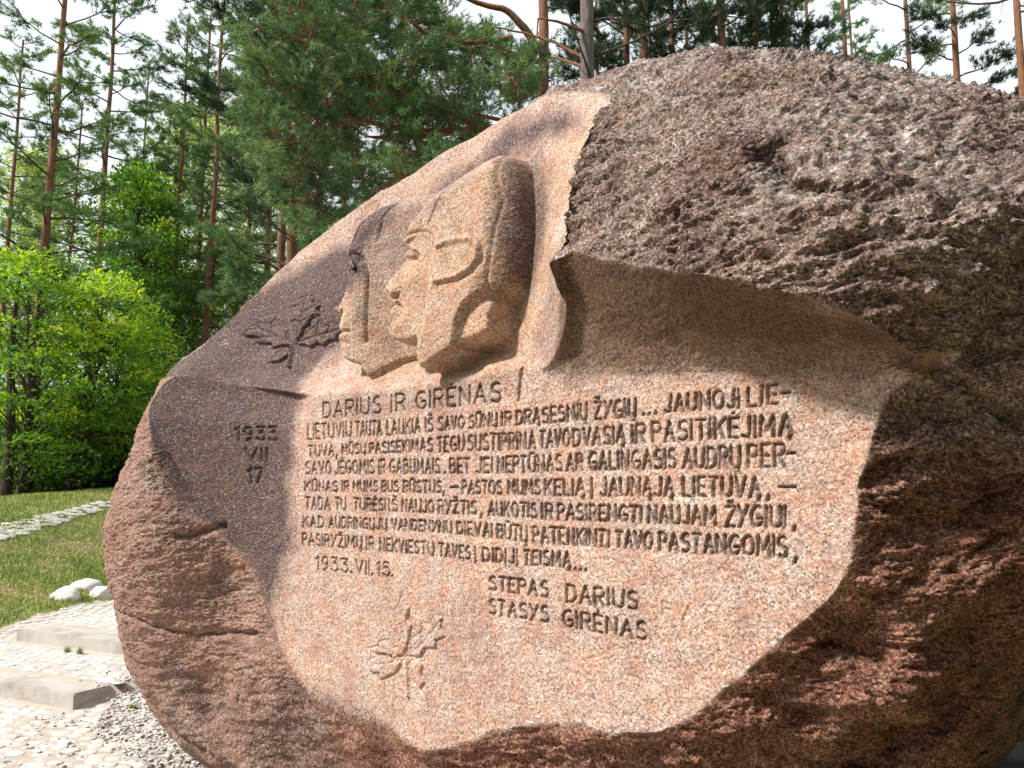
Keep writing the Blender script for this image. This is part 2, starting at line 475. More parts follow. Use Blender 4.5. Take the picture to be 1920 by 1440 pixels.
# maple leaves
def leaf_relief(polys, veins, d0, amt, pid, vd=.012, edge=.03):
    for p in polys:
        sj, si, ins = relief(p, d0, amt, edge)
        region_port[sj, si] = np.where(ins, pid, region_port[sj, si])
        line_cut(list(p) + [p[0]], d0, .0095 if pid == 4 else .006, .012)
    for v in veins:
        line_cut(v, d0, vd, .013)
z6 = lambda pts: [(460 + a / 7.58, 530 + b / 7.58) for a, b in pts]
leaf_relief([z6([(660, 830), (640, 700), (600, 600), (560, 540), (620, 500), (560, 400), (540, 310), (640, 300), (640, 190), (720, 150), (800, 170), (810, 240), (890, 260), (870, 350), (890, 430), (800, 500), (790, 590), (740, 640), (720, 760)]),
             z6([(660, 870), (740, 740), (800, 640), (850, 600), (880, 520), (950, 590), (1020, 510), (1070, 560), (1180, 590), (1170, 660), (1110, 720), (1110, 800), (1030, 800), (960, 890), (900, 850), (840, 930), (760, 880), (700, 890)]),
             z6([(640, 870), (560, 760), (540, 640), (480, 600), (380, 500), (340, 590), (220, 570), (250, 660), (170, 690), (150, 790), (290, 810), (260, 890), (400, 880), (420, 950), (520, 910), (620, 890)]),
             z6([(640, 900), (640, 1020), (560, 1140), (450, 1160), (470, 1010), (560, 920)])],
            [z6([(680, 850), (700, 500), (718, 180)]), z6([(700, 410), (570, 320)]), z6([(712, 410), (870, 270)]), z6([(700, 550), (600, 510)]), z6([(700, 550), (850, 430)]),
             z6([(670, 870), (900, 730), (1170, 600)]), z6([(890, 715), (900, 560)]), z6([(990, 670), (1030, 530)]), z6([(640, 870), (430, 760), (200, 620)]), z6([(380, 700), (370, 530)]), z6([(430, 770), (200, 790)])],
            -.10, .018, 4, .010, .02)
line_cut(z6([(660, 880), (690, 1040), (712, 1200)]), -.12, -.03, .018)
z4 = lambda pts: [(540 + a / 2.4, 960 + b / 2.4) for a, b in pts]
leaf_relief([z4([(528, 640), (500, 600), (508, 560), (470, 520), (488, 480), (480, 440), (500, 410), (512, 362), (530, 410), (548, 430), (540, 480), (560, 510), (545, 580)]),
             z4([(538, 650), (560, 600), (555, 570), (600, 545), (605, 500), (640, 505), (655, 465), (700, 470), (690, 520), (715, 560), (670, 580), (670, 620), (620, 615), (600, 655)]),
             z4([(520, 660), (480, 640), (450, 660), (420, 640), (362, 668), (380, 700), (370, 730), (412, 728), (408, 762), (450, 745), (480, 730), (505, 705)]),
             z4([(520, 645), (500, 610), (470, 610), (455, 580), (415, 580), (400, 605), (360, 615), (395, 640), (440, 640), (480, 660)]),
             z4([(548, 675), (575, 660), (610, 680), (605, 730), (620, 770), (595, 800), (565, 765), (560, 720)])],
            [z4([(535, 650), (520, 520), (512, 380)]), z4([(520, 520), (490, 460)]), z4([(522, 540), (548, 450)]), z4([(540, 655), (610, 590), (690, 490)]), z4([(610, 590), (605, 530)]), z4([(525, 662), (450, 680), (375, 690)]), z4([(545, 680), (590, 780)]), z4([(520, 645), (400, 605)])],
            0, .010, 5, .005, .016)
line_cut(z4([(536, 660), (540, 750), (543, 830)]), 0, -.014, .014)
line_cut(z4([(530, 640), (480, 540), (440, 455)]), 0, -.012, .014)

# ---------------------------------------------------------------- lettering (single-stroke capitals)
def arc(cx, cy, rx, ry, a0, a1, n=7):
    return [(cx + rx * math.cos(R(a0 + (a1 - a0) * i / n)), cy + ry * math.sin(R(a0 + (a1 - a0) * i / n))) for i in range(n + 1)]
G = {
 'A': (.8, [[(0, 0), (.5, 1), (1, 0)], [(.2, .35), (.8, .35)]]),
 'B': (.7, [[(0, 0), (0, 1)], [(0, 1)] + arc(.5, .77, .45, .23, 90, -90) + [(0, .54)], [(.5, .54)] + arc(.5, .27, .5, .27, 90, -90) + [(0, 0)]]),
 'D': (.75, [[(0, 0), (0, 1)], [(0, 1)] + arc(.35, .5, .65, .5, 90, -90) + [(0, 0)]]),
 'E': (.6, [[(1, 0), (0, 0), (0, 1), (1, 1)], [(0, .5), (.8, .5)]]),
 'F': (.6, [[(0, 0), (0, 1), (1, 1)], [(0, .5), (.8, .5)]]),
 'G': (.8, [arc(.55, .5, .55, .5, 55, 330, 10) + [(1, .42), (.6, .42)]]),
 'I': (.0, [[(0, 0), (0, 1)]]),
 'J': (.5, [[(1, 1), (1, .25)] + arc(.5, .25, .5, .25, 0, -150, 5)]),
 'K': (.7, [[(0, 0), (0, 1)], [(1, 1), (.05, .42)], [(.3, .6), (1, 0)]]),
 'L': (.55, [[(0, 1), (0, 0), (1, 0)]]),
 'M': (.95, [[(0, 0), (.08, 1), (.5, .3), (.92, 1), (1, 0)]]),
 'N': (.75, [[(0, 0), (0, 1), (1, 0), (1, 1)]]),
 'O': (.85, [arc(.5, .5, .5, .5, 90, 450, 12)]),
 'P': (.65, [[(0, 0), (0, 1)], [(0, 1)] + arc(.5, .74, .5, .26, 90, -90) + [(0, .48)]]),
 'R': (.7, [[(0, 0), (0, 1)], [(0, 1)] + arc(.5, .74, .5, .26, 90, -90) + [(0, .48)], [(.45, .48), (1, 0)]]),
 'S': (.65, [arc(.52, .75, .46, .25, 40, 250, 7) + arc(.5, .26, .5, .26, 75, -140, 8)]),
 'T': (.7, [[(0, 1), (1, 1)], [(.5, 1), (.5, 0)]]),
 'U': (.75, [[(0, 1), (0, .3)] + arc(.5, .3, .5, .3, 180, 360, 7) + [(1, 1)]]),
 'V': (.75, [[(0, 1), (.5, 0), (1, 1)]]),
 'Y': (.75, [[(0, 1), (.5, .5)], [(1, 1), (.15, 0)]]),
 'Z': (.7, [[(0, 1), (1, 1), (0, 0), (1, 0)]]),
 '1': (.25, [[(0, .8), (1, 1), (1, 0)]]),
 '3': (.6, [[(0, 1), (.9, 1), (.4, .6)] + arc(.45, .3, .5, .3, 80, -150, 8)]),
 '5': (.6, [[(.9, 1), (.15, 1), (.1, .58)] + arc(.45, .32, .5, .32, 110, -150, 8)]),
 '7': (.6, [[(0, 1), (1, 1), (.35, 0)]]),
 '9': (.6, [arc(.5, .7, .45, .3, 0, 360, 10), [(.95, .7), (.85, .25), (.3, 0)]]),
 '.': (.0, [[(0, .02), (.02, .1)]]), ',': (.0, [[(.0, .06), (-.08, -.18)]]), '-': (.5, [[(0, .45), (1, .45)]]),
}
ACC = {
 'Ų': ('U', 'og'), 'Ą': ('A', 'og'), 'Ę': ('E', 'og'), 'Į': ('I', 'og'), 'Š': ('S', 'caron'), 'Ž': ('Z', 'caron'), 'Ė': ('E', 'dot'), 'Ū': ('U', 'macron'),
}
def surf_pt(x, y):
    """pixel -> (s, z) on the carved face"""
    d = 0.0
    for _ in range(6):
        s, z = p2s(x, y, d)
        j = min(max(np.searchsorted(zg, z), 0), len(zg) - 1); i = min(max(np.searchsorted(sg, s), 0), len(sg) - 1)
        d = .5 * d + .5 * H0[j, i]
    return np.array([s, z])
H0 = H.copy()
line_id = np.zeros(SG.shape, dtype=np.int8)
def carve_line(words, top, base, lid, depth=.016, halfw=.0070, dark=.85, marks=()):
    tx, ty = zip(*top); bx, by = zip(*base)
    cen = [surf_pt(x, np.interp(x, bx, by)) for x in np.linspace(bx[0], bx[-1], 24)]
    for word, x0, x1 in words:
        # strokes laid out in real size along s
        sL = surf_pt(x0, np.interp(x0, bx, by)); sR = surf_pt(x1, np.interp(x1, bx, by))
        tL = surf_pt(x0, np.interp(x0, tx, ty)); tR = surf_pt(x1, np.interp(x1, tx, ty))
        items = [ACC.get(c, (c, None)) for c in word]
        gap = .36
        wds = [G[c][0] for c, _ in items]
        totw = sum(wds) + gap * (len(items) - 1)
        cur = 0
        for (c, acc), wd in zip(items, wds):
            strokes = [list(st_) for st_ in G[c][1]]
            if acc == 'og': strokes.append([(.9, 0), (.75, -.1), (.8, -.2), (.95, -.22)] if wd else [(0, 0), (-.12 , -.12), (.1, -.22)])
            if acc == 'caron': strokes.append([(.25, 1.28), (.5, 1.13), (.75, 1.28)])
            if acc == 'dot': strokes.append([(.45, 1.2), (.5, 1.22)])
            if acc == 'macron': strokes.append([(.2, 1.2), (.8, 1.2)])
            for st_ in strokes:
                pts = []
                for gx, gy in st_:
                    fx = (cur + gx * (wd if wd else .3)) / totw if totw > 0 else gx * .3
                    b = sL + (sR - sL) * fx; tp_ = tL + (tR - tL) * fx
                    pts.append(b + (tp_ - b) * gy + rng.normal(0, .0012, 2))
                P = np.array(pts)
                sj, si = bbox(P, halfw * 1.6, SG, ZG)
                dd = dseg(P, SG[sj, si], ZG[sj, si])
                prof = np.clip(1 - dd / (halfw * 1.15), 0, 1)
                depth_l = depth * np.minimum(prof * 1.7, 1)
                cutm = H0[sj, si] - depth_l
                H[sj, si] = np.where(dd < halfw * 1.2, np.minimum(H[sj, si], cutm), H[sj, si])
                f = sstep(halfw * 1.15, halfw * .45, dd) * dark
                groove[sj, si] = np.maximum(groove[sj, si], f)
                line_id[sj, si] = np.where(dd < halfw * 1.1, lid, line_id[sj, si])
            cur += wd + gap
    for x0, y0, x1, y1 in marks:
        P = np.array([surf_pt(x0, y0), surf_pt(x1, y1)])
        sj, si = bbox(P, halfw * 1.6, SG, ZG)
        dd = dseg(P, SG[sj, si], ZG[sj, si])
        H[sj, si] = np.where(dd < halfw * 1.2, np.minimum(H[sj, si], H0[sj, si] - depth * np.minimum(np.clip(1 - dd / (halfw * 1.15), 0, 1) * 1.7, 1)), H[sj, si])
        groove[sj, si] = np.maximum(groove[sj, si], sstep(halfw * 1.15, halfw * .45, dd) * dark)
        line_id[sj, si] = np.where(dd < halfw * 1.1, lid, line_id[sj, si])
dotm = lambda x, y: (x, y, x + 1.5, y - 2.5)
com = lambda x, y: (x, y - 3, x - 2, y + 6)
carve_line([('DARIUS', 606, 713), ('IR', 734, 759), ('GIRĖNAS', 780, 937)], [(604, 756), (733, 741), (937, 717)], [(604, 784), (733, 772), (937, 752)], 1)
carve_line([('LIETUVIŲ', 577, 658), ('TAUTA', 667, 715), ('LAUKIA', 725, 787), ('IŠ', 798, 811), ('SAVO', 822, 870), ('SŪNŲ', 880, 931), ('IR', 941, 957), ('DRĄSESNIŲ', 968, 1100), ('ŽYGIŲ', 1115, 1191), ('JAUNOJI', 1247, 1384), ('LIE', 1402, 1457)],
           [(577, 796), (720, 789), (880, 780), (967, 771), (1114, 755), (1192, 748), (1260, 741), (1384, 730), (1457, 720)],
           [(577, 824), (660, 818), (760, 815), (812, 808), (870, 804), (960, 797), (1028, 793), (1101, 787), (1192, 781), (1246, 773), (1384, 764), (1457, 757)], 2,
           marks=[dotm(1205, 778), dotm(1216, 777), dotm(1228, 775), (1467, 737, 1481, 735)])
carve_line([('TUVA', 578, 626), ('MŪSŲ', 641, 685), ('PASISEKIMAS', 693, 810), ('TEGU', 820, 869), ('SUSTIPRINA', 878, 1003), ('TAVO', 1012, 1067), ('DVASIĄ', 1075, 1170), ('IR', 1184, 1209), ('PASITIKĖJIMĄ', 1223, 1484)],
           [(578, 836), (690, 832), (820, 821), (880, 816), (1012, 809), (1120, 803), (1222, 793), (1485, 776)],
           [(578, 856), (690, 850), (870, 846), (1004, 841), (1100, 835), (1222, 828), (1310, 823), (1395, 818), (1485, 816)], 3, marks=[com(632, 855)])
carve_line([('SAVO', 573, 620), ('JĖGOMIS', 629, 701), ('IR', 710, 722), ('GABUMAIS', 731, 824), ('BET', 844, 880), ('JEI', 894, 922), ('NEPTŪNAS', 933, 1053), ('AR', 1063, 1091), ('GALINGASIS', 1104, 1266), ('AUDRŲ', 1281, 1387), ('PER', 1403, 1470)],
           [(573, 867), (731, 862), (880, 860), (1053, 853), (1103, 849), (1280, 842), (1402, 836), (1470, 832)],
           [(573, 889), (731, 888), (880, 887), (1053, 883), (1103, 881), (1267, 878), (1388, 877), (1470, 874)], 4, marks=[dotm(833, 887), (1475, 851, 1489, 849)])
carve_line([('KŪNAS', 572, 632), ('IR', 641, 653), ('MUMS', 662, 707), ('BUS', 716, 746), ('RŪSTUS', 756, 827), ('PASTOS', 867, 940), ('MUMS', 952, 1012), ('KELIĄ', 1022, 1095), ('Į', 1109, 1112), ('JAUNĄJĄ', 1127, 1262), ('LIETUVĄ', 1281, 1425)],
           [(572, 903), (940, 902), (1095, 898), (1280, 895), (1425, 894)], [(572, 921), (707, 922), (827, 924), (940, 927), (1095, 929), (1263, 930), (1425, 932)], 5,
           marks=[com(833, 924), (844, 914, 858, 913), com(1441, 932), (1462, 913, 1490, 913)])
carve_line([('TADA', 572, 618), ('TU', 628, 648), ('TURĖSI', 664, 722), ('IŠ', 730, 745), ('NAUJO', 754, 813), ('RYŽTIS', 822, 892), ('AUKOTIS', 916, 1005), ('IR', 1016, 1035), ('PASIRENGTI', 1046, 1202), ('NAUJAM', 1216, 1341), ('ŽYGIUI', 1361, 1471)],
           [(572, 933), (754, 937), (916, 941), (1046, 946), (1215, 950), (1471, 950)],
           [(572, 955), (722, 958), (813, 962), (892, 965), (1006, 972), (1202, 980), (1342, 986), (1471, 989)], 6, marks=[com(903, 966), com(1490, 990)])
carve_line([('KAD', 568, 606), ('AUDRINGŲJŲ', 617, 725), ('VANDENYNŲ', 735, 846), ('DIEVAI', 857, 922), ('BŪTŲ', 932, 988), ('PATENKINTI', 1000, 1141), ('TAVO', 1155, 1222), ('PASTANGOMIS', 1236, 1474)],
           [(568, 968), (735, 974), (856, 979), (1000, 988), (1155, 996), (1235, 1000), (1474, 1007)],
           [(568, 988), (725, 993), (846, 999), (922, 1008), (1000, 1018), (1141, 1025), (1235, 1032), (1474, 1046)], 7, marks=[com(1492, 1050)])
carve_line([('PASIRYŽIMŲ', 567, 678), ('IR', 687, 701), ('NEKVIESTŲ', 712, 813), ('TAVĘS', 823, 881), ('Į', 891, 894), ('DIDĮJĮ', 905, 969), ('TEISMĄ', 982, 1069)],
           [(566, 1000), (678, 1007), (813, 1018), (904, 1028), (1069, 1036)], [(566, 1022), (678, 1029), (813, 1041), (904, 1052), (969, 1057), (1069, 1064)], 8,
           marks=[dotm(1077, 1068), dotm(1087, 1069), dotm(1097, 1070)])
carve_line([('1933', 592, 652), ('VII', 667, 692), ('15', 706, 730)], [(592, 1043), (730, 1056)], [(592, 1068), (730, 1081)], 9, dark=.75, marks=[dotm(657, 1074), dotm(697, 1078), dotm(734, 1081)])
carve_line([('STEPAS', 917, 1027), ('DARIUS', 1062, 1194)], [(917, 1081), (1027, 1091), (1061, 1097), (1194, 1111)], [(917, 1106), (1027, 1120), (1061, 1129), (1194, 1143)], 10)
carve_line([('STASYS', 917, 1027), ('GIRĖNAS', 1055, 1211)], [(917, 1124), (1027, 1138), (1055, 1144), (1211, 1168)], [(917, 1151), (1027, 1167), (1055, 1174), (1211, 1201)], 11)
carve_line([('1933', 440, 519)], [(439, 801), (520, 801)], [(439, 826), (520, 826)], 12, halfw=.011, dark=.45)
carve_line([('VII', 460, 499)], [(459, 841), (500, 841)], [(459, 865), (500, 865)], 13, halfw=.011, dark=.45)
carve_line([('17', 464, 490)], [(463, 878), (490, 878)], [(463, 906), (490, 906)], 14, halfw=.011, dark=.45)
carve_line([('F', 1243, 1258), ('A', 1283, 1298)], [(1240, 1128), (1300, 1140)], [(1240, 1152), (1300, 1166)], 0, depth=.006, dark=.12)

# cracks and folds in the natural skin
def crack(pts, d0, depth, half, dark=0.3):
    P = pl(pts, d0)
    sj, si = bbox(P, half * 3, SG, ZG)
    s_, z_ = SG[sj, si], ZG[sj, si]
    pp = np.stack([s_.ravel() * 9, z_.ravel() * 9, 0 * z_.ravel()], 1)
    wob = (pnoise(pp) * .02).reshape(s_.shape)
    dd = np.abs(dseg(P, s_ + wob, z_ - wob))
    f = np.exp(-(dd / half) ** 2)
    H[sj, si] -= depth * f
    groove[sj, si] = np.maximum(groove[sj, si], np.exp(-(dd / (half * .5)) ** 2) * dark)
crack([(1395, 262), (1420, 290), (1445, 315), (1490, 350), (1530, 355)], .3, .07, .035, .55)
crack([(1400, 240), (1430, 285)], .3, .06, .05, .4)
crack([(1530, 355), (1600, 365), (1700, 410), (1800, 440), (1860, 500)], .25, .02, .02, .2)
crack([(1920, 455), (1900, 500), (1880, 560), (1830, 610), (1790, 645), (1750, 655)], .08, .08, .045, .2)
crack([(1690, 668), (1740, 680), (1790, 672), (1850, 640), (1920, 630)], .05, .04, .03, .15)
crack([(1760, 690), (1830, 745), (1880, 790), (1920, 800)], -.1, .035, .02, .3)
crack([(1255, 385), (1262, 430), (1258, 470)], .4, .025, .02, .3)
crack([(225, 1140), (270, 1155), (320, 1182), (370, 1195), (430, 1195)], .25, .03, .018, .5)
crack([(355, 1003), (372, 1000), (388, 988)], .3, .05, .022, .5)
crack([(1920, 980), (1860, 1010), (1780, 1080), (1700, 1100)], -.4, .03, .02, .3)
crack([(1660, 1210), (1680, 1260), (1670, 1300)], -.3, .02, .02, .3)
crack([(1500, 1380), (1600, 1420), (1700, 1400), (1800, 1330), (1900, 1200)], -.5, .07, .05, .3)
crack([(540, 1350), (560, 1370), (600, 1400)], -.05, .015, .015, .2)
crack([(250, 1270), (285, 1310), (330, 1370), (400, 1420)], -.05, .04, .03, .4)

# positions and normals
H = np.maximum(H, -2.2)
keep_v = H > -2.2 + 1e-4
Wd = to_world(SG.ravel(), ZG.ravel(), H.ravel()).reshape(SG.shape + (3,))
def normals(Wd):
    a = np.gradient(Wd, axis=1); b = np.gradient(Wd, axis=0)
    n = np.cross(b, a)
    n /= np.linalg.norm(n, axis=2)[..., None] + 1e-12
    if (n[300, 600] @ N_) < 0: n = -n
    return n
# smooth base normals for the displacement
nb = normals(Wd)
PWf = Wd.reshape(-1, 3)
# photograph-space landmarks for weathering and painted-shade masks are world positions on the rock
upf = nb[..., 2]
natf = natural.copy()
natf[(region_port > 0)] = 0
sbrow = p2s(1100, 400, .2)[0]
brow = natf * sstep(2.25, 2.5, ZG + .25 * (1.2 - SG).clip(0, 1)) * sstep(1.9, 1.4, SG)
right_low = natf * sstep(2.5, 2.1, ZG) * sstep(2.6, 1.6, SG)
leftl = natf * sstep(2.6, 3.6, SG)
m = (natf > .01).ravel() | (SG.ravel() > 0)
_u = PWf @ U
strat = np.stack([_u * .75 - .2 * PWf[:, 2], PWf @ N_ * 1.5, PWf[:, 2] * 2.6 + .35 * _u], 1)
n1 = fbm(strat, 5.5, 2)
n2 = fbm(strat + 40, 17, 2)
n3 = fbm(strat * np.array([1, 1, .8]) + 80, 34, 2)
n4 = fbm(PWf + 120, 75, 1)
lf_ = fbm(PWf + 410, 2.2, 2).reshape(SG.shape)
n1, n2, n3, n4 = [a.reshape(SG.shape) for a in (n1, n2, n3, n4)]
ridged = 1 - np.abs(n2) * 2
disp = brow * (.030 * n1 + .012 * (ridged - .6) + .0075 * n3 * (1 + 1.5 * n1) + .0025 * n4)
disp += right_low * (.030 * n1 + .010 * (ridged - .6) + .006 * n3 + .002 * n4)
disp += leftl * (.012 * n1 + .006 * n2 + .006 * n3 + .003 * n4)
disp += (natf - np.maximum.reduce([brow, right_low, leftl])).clip(0, 1) * (.012 * n1 + .008 * n3)
disp += (1 - natf) * (.0016 * n4 + .0018 * n3 + .003 * n1)
tq = strat[:, 2] * 3.2 + strat[:, 0] * .8 + 1.6 * fbm(PWf + 300, 1.7, 3)
saw = (tq - np.floor(tq)).reshape(SG.shape)
saw = saw * sstep(1.0, .82, saw)
tq2 = strat[:, 2] * 7.5 - strat[:, 0] * 1.5 + 1.5 * fbm(PWf + 340, 3.5, 2)
saw2 = (tq2 - np.floor(tq2)).reshape(SG.shape); saw2 = saw2 * sstep(1.0, .8, saw2)
tm = np.clip(.5 + 1.4 * lf_, 0, 1)
disp += (brow + .9 * right_low + .35 * leftl).clip(0, 1) * (.020 * (saw - .4) * tm + .010 * (saw2 - .4) * (1 - .5 * tm))
near = sstep(-.01, .085, carve - Nn + .02 * lf_)
disp = np.where(natf > .01, disp * (.10 + .90 * near), disp)
disp[SG < -1.6] *= .5
Wd = Wd + nb * disp[..., None]
nfin = normals(Wd)

# ---- weathering and painted-shade masks (their own shapes, fixed on the stone)
lf = fbm(PWf, 1.6, 4).reshape(SG.shape)
lf2 = fbm(PWf + 33, 4.5, 3).reshape(SG.shape)
def px_mask(pts, d0, soft=.12):
    P = pl(pts, d0)
    out = np.zeros(SG.shape)
    sj, si = bbox(P, soft * 2, SG, ZG)
    s_, z_ = SG[sj, si], ZG[sj, si]
    ins = inside(P, s_, z_); dd = dseg(P, s_, z_, True)
    sd_ = np.where(ins, dd, -dd) + lf2[sj, si] * soft * .7
    out[sj, si] = sstep(-soft, soft, sd_)
    return out
# dark lilac crust: upper left wall; date recess, helmet back with painted shade
stain_shade = px_mask([(300, 640), (560, 470), (900, 200), (1010, 170), (1060, 215), (985, 240), (900, 262), (800, 320), (735, 350), (700, 430), (690, 520), (640, 560), (600, 660), (560, 715), (570, 760), (565, 1000), (520, 1230), (430, 1150), (400, 950), (370, 760), (330, 715)], -.05, .10)
stain_shade = np.maximum(stain_shade, px_mask([(965, 275), (1010, 330), (1015, 450), (985, 560), (950, 548), (955, 420), (950, 300)], -.05, .09) * .85)  # helmet back: its turned-away side darkened in the colour
stain_shade = np.maximum(stain_shade, px_mask([(670, 380), (720, 350), (790, 330), (800, 400), (750, 480), (720, 530), (712, 600), (735, 650), (700, 640), (672, 560), (680, 480)], -.08, .06) * .36)
stain_shade = np.maximum(stain_shade, px_mask([(600, 745), (760, 735), (960, 700), (975, 740), (900, 745), (760, 775), (610, 790)], 0, .05) * .3)
stain_shade = np.maximum(stain_shade, px_mask([(1020, 560), (1060, 500), (1100, 640), (1040, 700), (1000, 640)], .0, .08) * .45)
stain_shade = np.maximum(stain_shade, px_mask([(760, 380), (830, 330), (900, 290), (905, 340), (850, 380), (790, 420)], 0, .06) * .35)
warm_shade = px_mask([(1046, 440), (1400, 500), (1660, 600), (1710, 660), (1400, 672), (1200, 650), (1080, 640), (1046, 560)], .15, .09)
warm_shade = np.maximum(warm_shade, .82 * px_mask([(1030, 470), (1700, 600), (1720, 680), (1400, 692), (1250, 680), (1040, 705)], .1, .07)) * sstep(.02, -.03, SG - sr)   # brown staining under the brow, with the scoop's shade painted in
yellow = px_mask([(1000, 215), (1160, 200), (1050, 470), (1000, 690), (900, 720), (680, 720), (650, 600), (780, 440), (900, 330), (990, 280)], -.05, .1)
lich = (brow * sstep(.0, .7, lf + upf * 1.2 - .45) + .0)
lich = lich * sstep(2.7, 3.0, ZG)
lich = np.maximum(lich, natf * sstep(.35, .8, upf) * sstep(1.0, 1.6, SG) * sstep(2.9, 3.1, ZG))
spots = np.zeros(SG.shape)
for x, y, rr in [(1775, 368, .05), (1783, 498, .025), (1238, 365, .04), (1870, 205, .035), (1748, 452, .03), (1700, 500, .02), (395, 640, .03), (1105, 300, .05), (1108, 330, .04)]:
    c = p2s(x, y, .2)
    spots = np.maximum(spots, np.clip(1.2 - np.sqrt((SG - c[0]) ** 2 + (ZG - c[1]) ** 2) / rr + lf2 * .5, 0, 1))
hs = np.clip(fbm(PWf + 200, 22, 2).reshape(SG.shape) * 2.4 - 1.15, 0, 1) * px_mask([(900, 262), (960, 270), (1005, 330), (1000, 400), (960, 400), (930, 330), (890, 300)], 0, .05)
lichen = np.clip(np.maximum.reduce([lich * .95, spots, hs, .9 * np.clip(fbm(PWf + 210, 60, 1).reshape(SG.shape) * 2.2 - 1.25, 0, 1) * stain_shade]), 0, 1)
red = np.clip(right_low + natf * sstep(1.1, .7, ZG), 0, 1)
red = np.where(leftl > .3, np.minimum(red, .25), red)

groove = groove * np.clip(.88 + .5 * fbm(PWf + 55, 14, 2).reshape(SG.shape), .65, 1)
mA = np.stack([natf, stain_shade, lichen, groove], -1).reshape(-1, 4).astype(np.float32)
leftc = leftl * sstep(-.5, .25, lf + .35 - .5 * sstep(1.3, .6, ZG))
mB = np.stack([red, warm_shade, yellow, leftc], -1).reshape(-1, 4).astype(np.float32)

# ---- granite material
M_ROCK, n, b = mat('granite')
L = n.links.new
def node(t, **kw):
    x = n.nodes.new(t)
    for k, v in kw.items(): setattr(x, k, v)
    return x
def setin(x, **kw):
    for k, v in kw.items(): x.inputs[k.replace('_', ' ')].default_value = v
def ramp(fac, stops, interp='LINEAR'):
    r = node('ShaderNodeValToRGB'); r.color_ramp.interpolation = interp
    el = r.color_ramp.elements
    while len(el) < len(stops): el.new(.5)
    for e_, (p_, c_) in zip(el, stops):
        e_.position = p_; e_.color = (*c_, 1)
    L(fac, r.inputs[0]); return r.outputs[0]
def mixc(f, a_, b_, typ='MIX'):
    x = node('ShaderNodeMixRGB', blend_type=typ)
    for i, v in enumerate((f, a_, b_)):
        if hasattr(v, 'links'): L(v, x.inputs[i])
        elif isinstance(v, (int, float)): x.inputs[i].default_value = v
        else: x.inputs[i].default_value = (*v, 1)
    return x.outputs[0]
def mth(op, a_, b_=None):
    x = node('ShaderNodeMath', operation=op)
    for i, v in enumerate((a_, b_)):
        if v is None: continue
        if hasattr(v, 'links'): L(v, x.inputs[i])
        else: x.inputs[i].default_value = v
    return x.outputs[0]
geo = node('ShaderNodeNewGeometry')
pos = geo.outputs['Position']
def noise(sc, det=2, rough=.5, off=0):
    x = node('ShaderNodeTexNoise'); setin(x, Scale=sc, Detail=det, Roughness=rough)
    if off:
        v = node('ShaderNodeVectorMath', operation='ADD'); v.inputs[1].default_value = (off, off * 2, off * 3); L(pos, v.inputs[0]); L(v.outputs[0], x.inputs['Vector'])
    else: L(pos, x.inputs['Vector'])
    return x.outputs['Fac']
vor = node('ShaderNodeTexVoronoi'); setin(vor, Scale=135.0, Randomness=1.0); L(pos, vor.inputs['Vector'])
sepv = node('ShaderNodeSeparateColor'); L(vor.outputs['Color'], sepv.inputs[0])
grain = sepv.outputs[0]
vor2 = node('ShaderNodeTexVoronoi'); setin(vor2, Scale=60.0); L(pos, vor2.inputs['Vector'])
sepv2 = node('ShaderNodeSeparateColor'); L(vor2.outputs['Color'], sepv2.inputs[0])
A_ = node('ShaderNodeAttribute', attribute_name='mA'); B_ = node('ShaderNodeAttribute', attribute_name='mB')
sA_ = node('ShaderNodeSeparateColor'); L(A_.outputs['Color'], sA_.inputs[0])
sB_ = node('ShaderNodeSeparateColor'); L(B_.outputs['Color'], sB_.inputs[0])
NATU, STAIN_SHADE, LICH, GRV = sA_.outputs[0], sA_.outputs[1], sA_.outputs[2], A_.outputs['Alpha']
REDM, WARM_SHADE, YEL, LEFT_ = sB_.outputs[0], sB_.outputs[1], sB_.outputs[2], B_.outputs['Alpha']
# fresh-cut granite
c_cut = ramp(grain, [(0, (.14, .115, .11)), (.08, (.23, .17, .155)), (.2, (.37, .235, .19)), (.5, (.455, .32, .27)), (.75, (.51, .40, .345)), (1, (.66, .58, .53))])
blot = noise(9, 4, .6)
streak = node('ShaderNodeTexNoise'); setin(streak, Scale=1.0, Detail=6, Roughness=.7)
_mp = node('ShaderNodeMapping'); _mp.inputs['Scale'].default_value = (5, 5, 1.3); L(pos, _mp.inputs[0]); L(_mp.outputs[0], streak.inputs['Vector'])
c_cut = mixc(mth('MULTIPLY', ramp(blot, [(.42, (0, 0, 0)), (.6, (1, 1, 1))]), .5), c_cut, mixc(1, c_cut, (1.0, .66, .50), 'MULTIPLY'))
c_cut = mixc(mth('MULTIPLY', ramp(noise(4, 5, .65, 41), [(.5, (0, 0, 0)), (.66, (1, 1, 1))]), .6), c_cut, mixc(1, c_cut, (1.18, 1.14, 1.02), 'MULTIPLY'))
c_cut = mixc(mth('MULTIPLY', ramp(noise(2.3, 6, .7, 51), [(.52, (0, 0, 0)), (.68, (1, 1, 1))]), .55), c_cut, mixc(1, c_cut, (.66, .57, .58), 'MULTIPLY'))
c_cut = mixc(mth('MULTIPLY', ramp(noise(34, 5, .8, 61), [(.55, (0, 0, 0)), (.66, (1, 1, 1))]), .5), c_cut, (.16, .12, .115))
c_cut = mixc(mth('MULTIPLY', ramp(streak.outputs['Fac'], [(.5, (0, 0, 0)), (.72, (1, 1, 1))]), .55), c_cut, mixc(1, c_cut, (.62, .55, .55), 'MULTIPLY'))
c_yel = mixc(1, c_cut, (.90, .86, .72), 'MULTIPLY')
c1 = mixc(mth('MULTIPLY', YEL, .8), c_cut, c_yel)
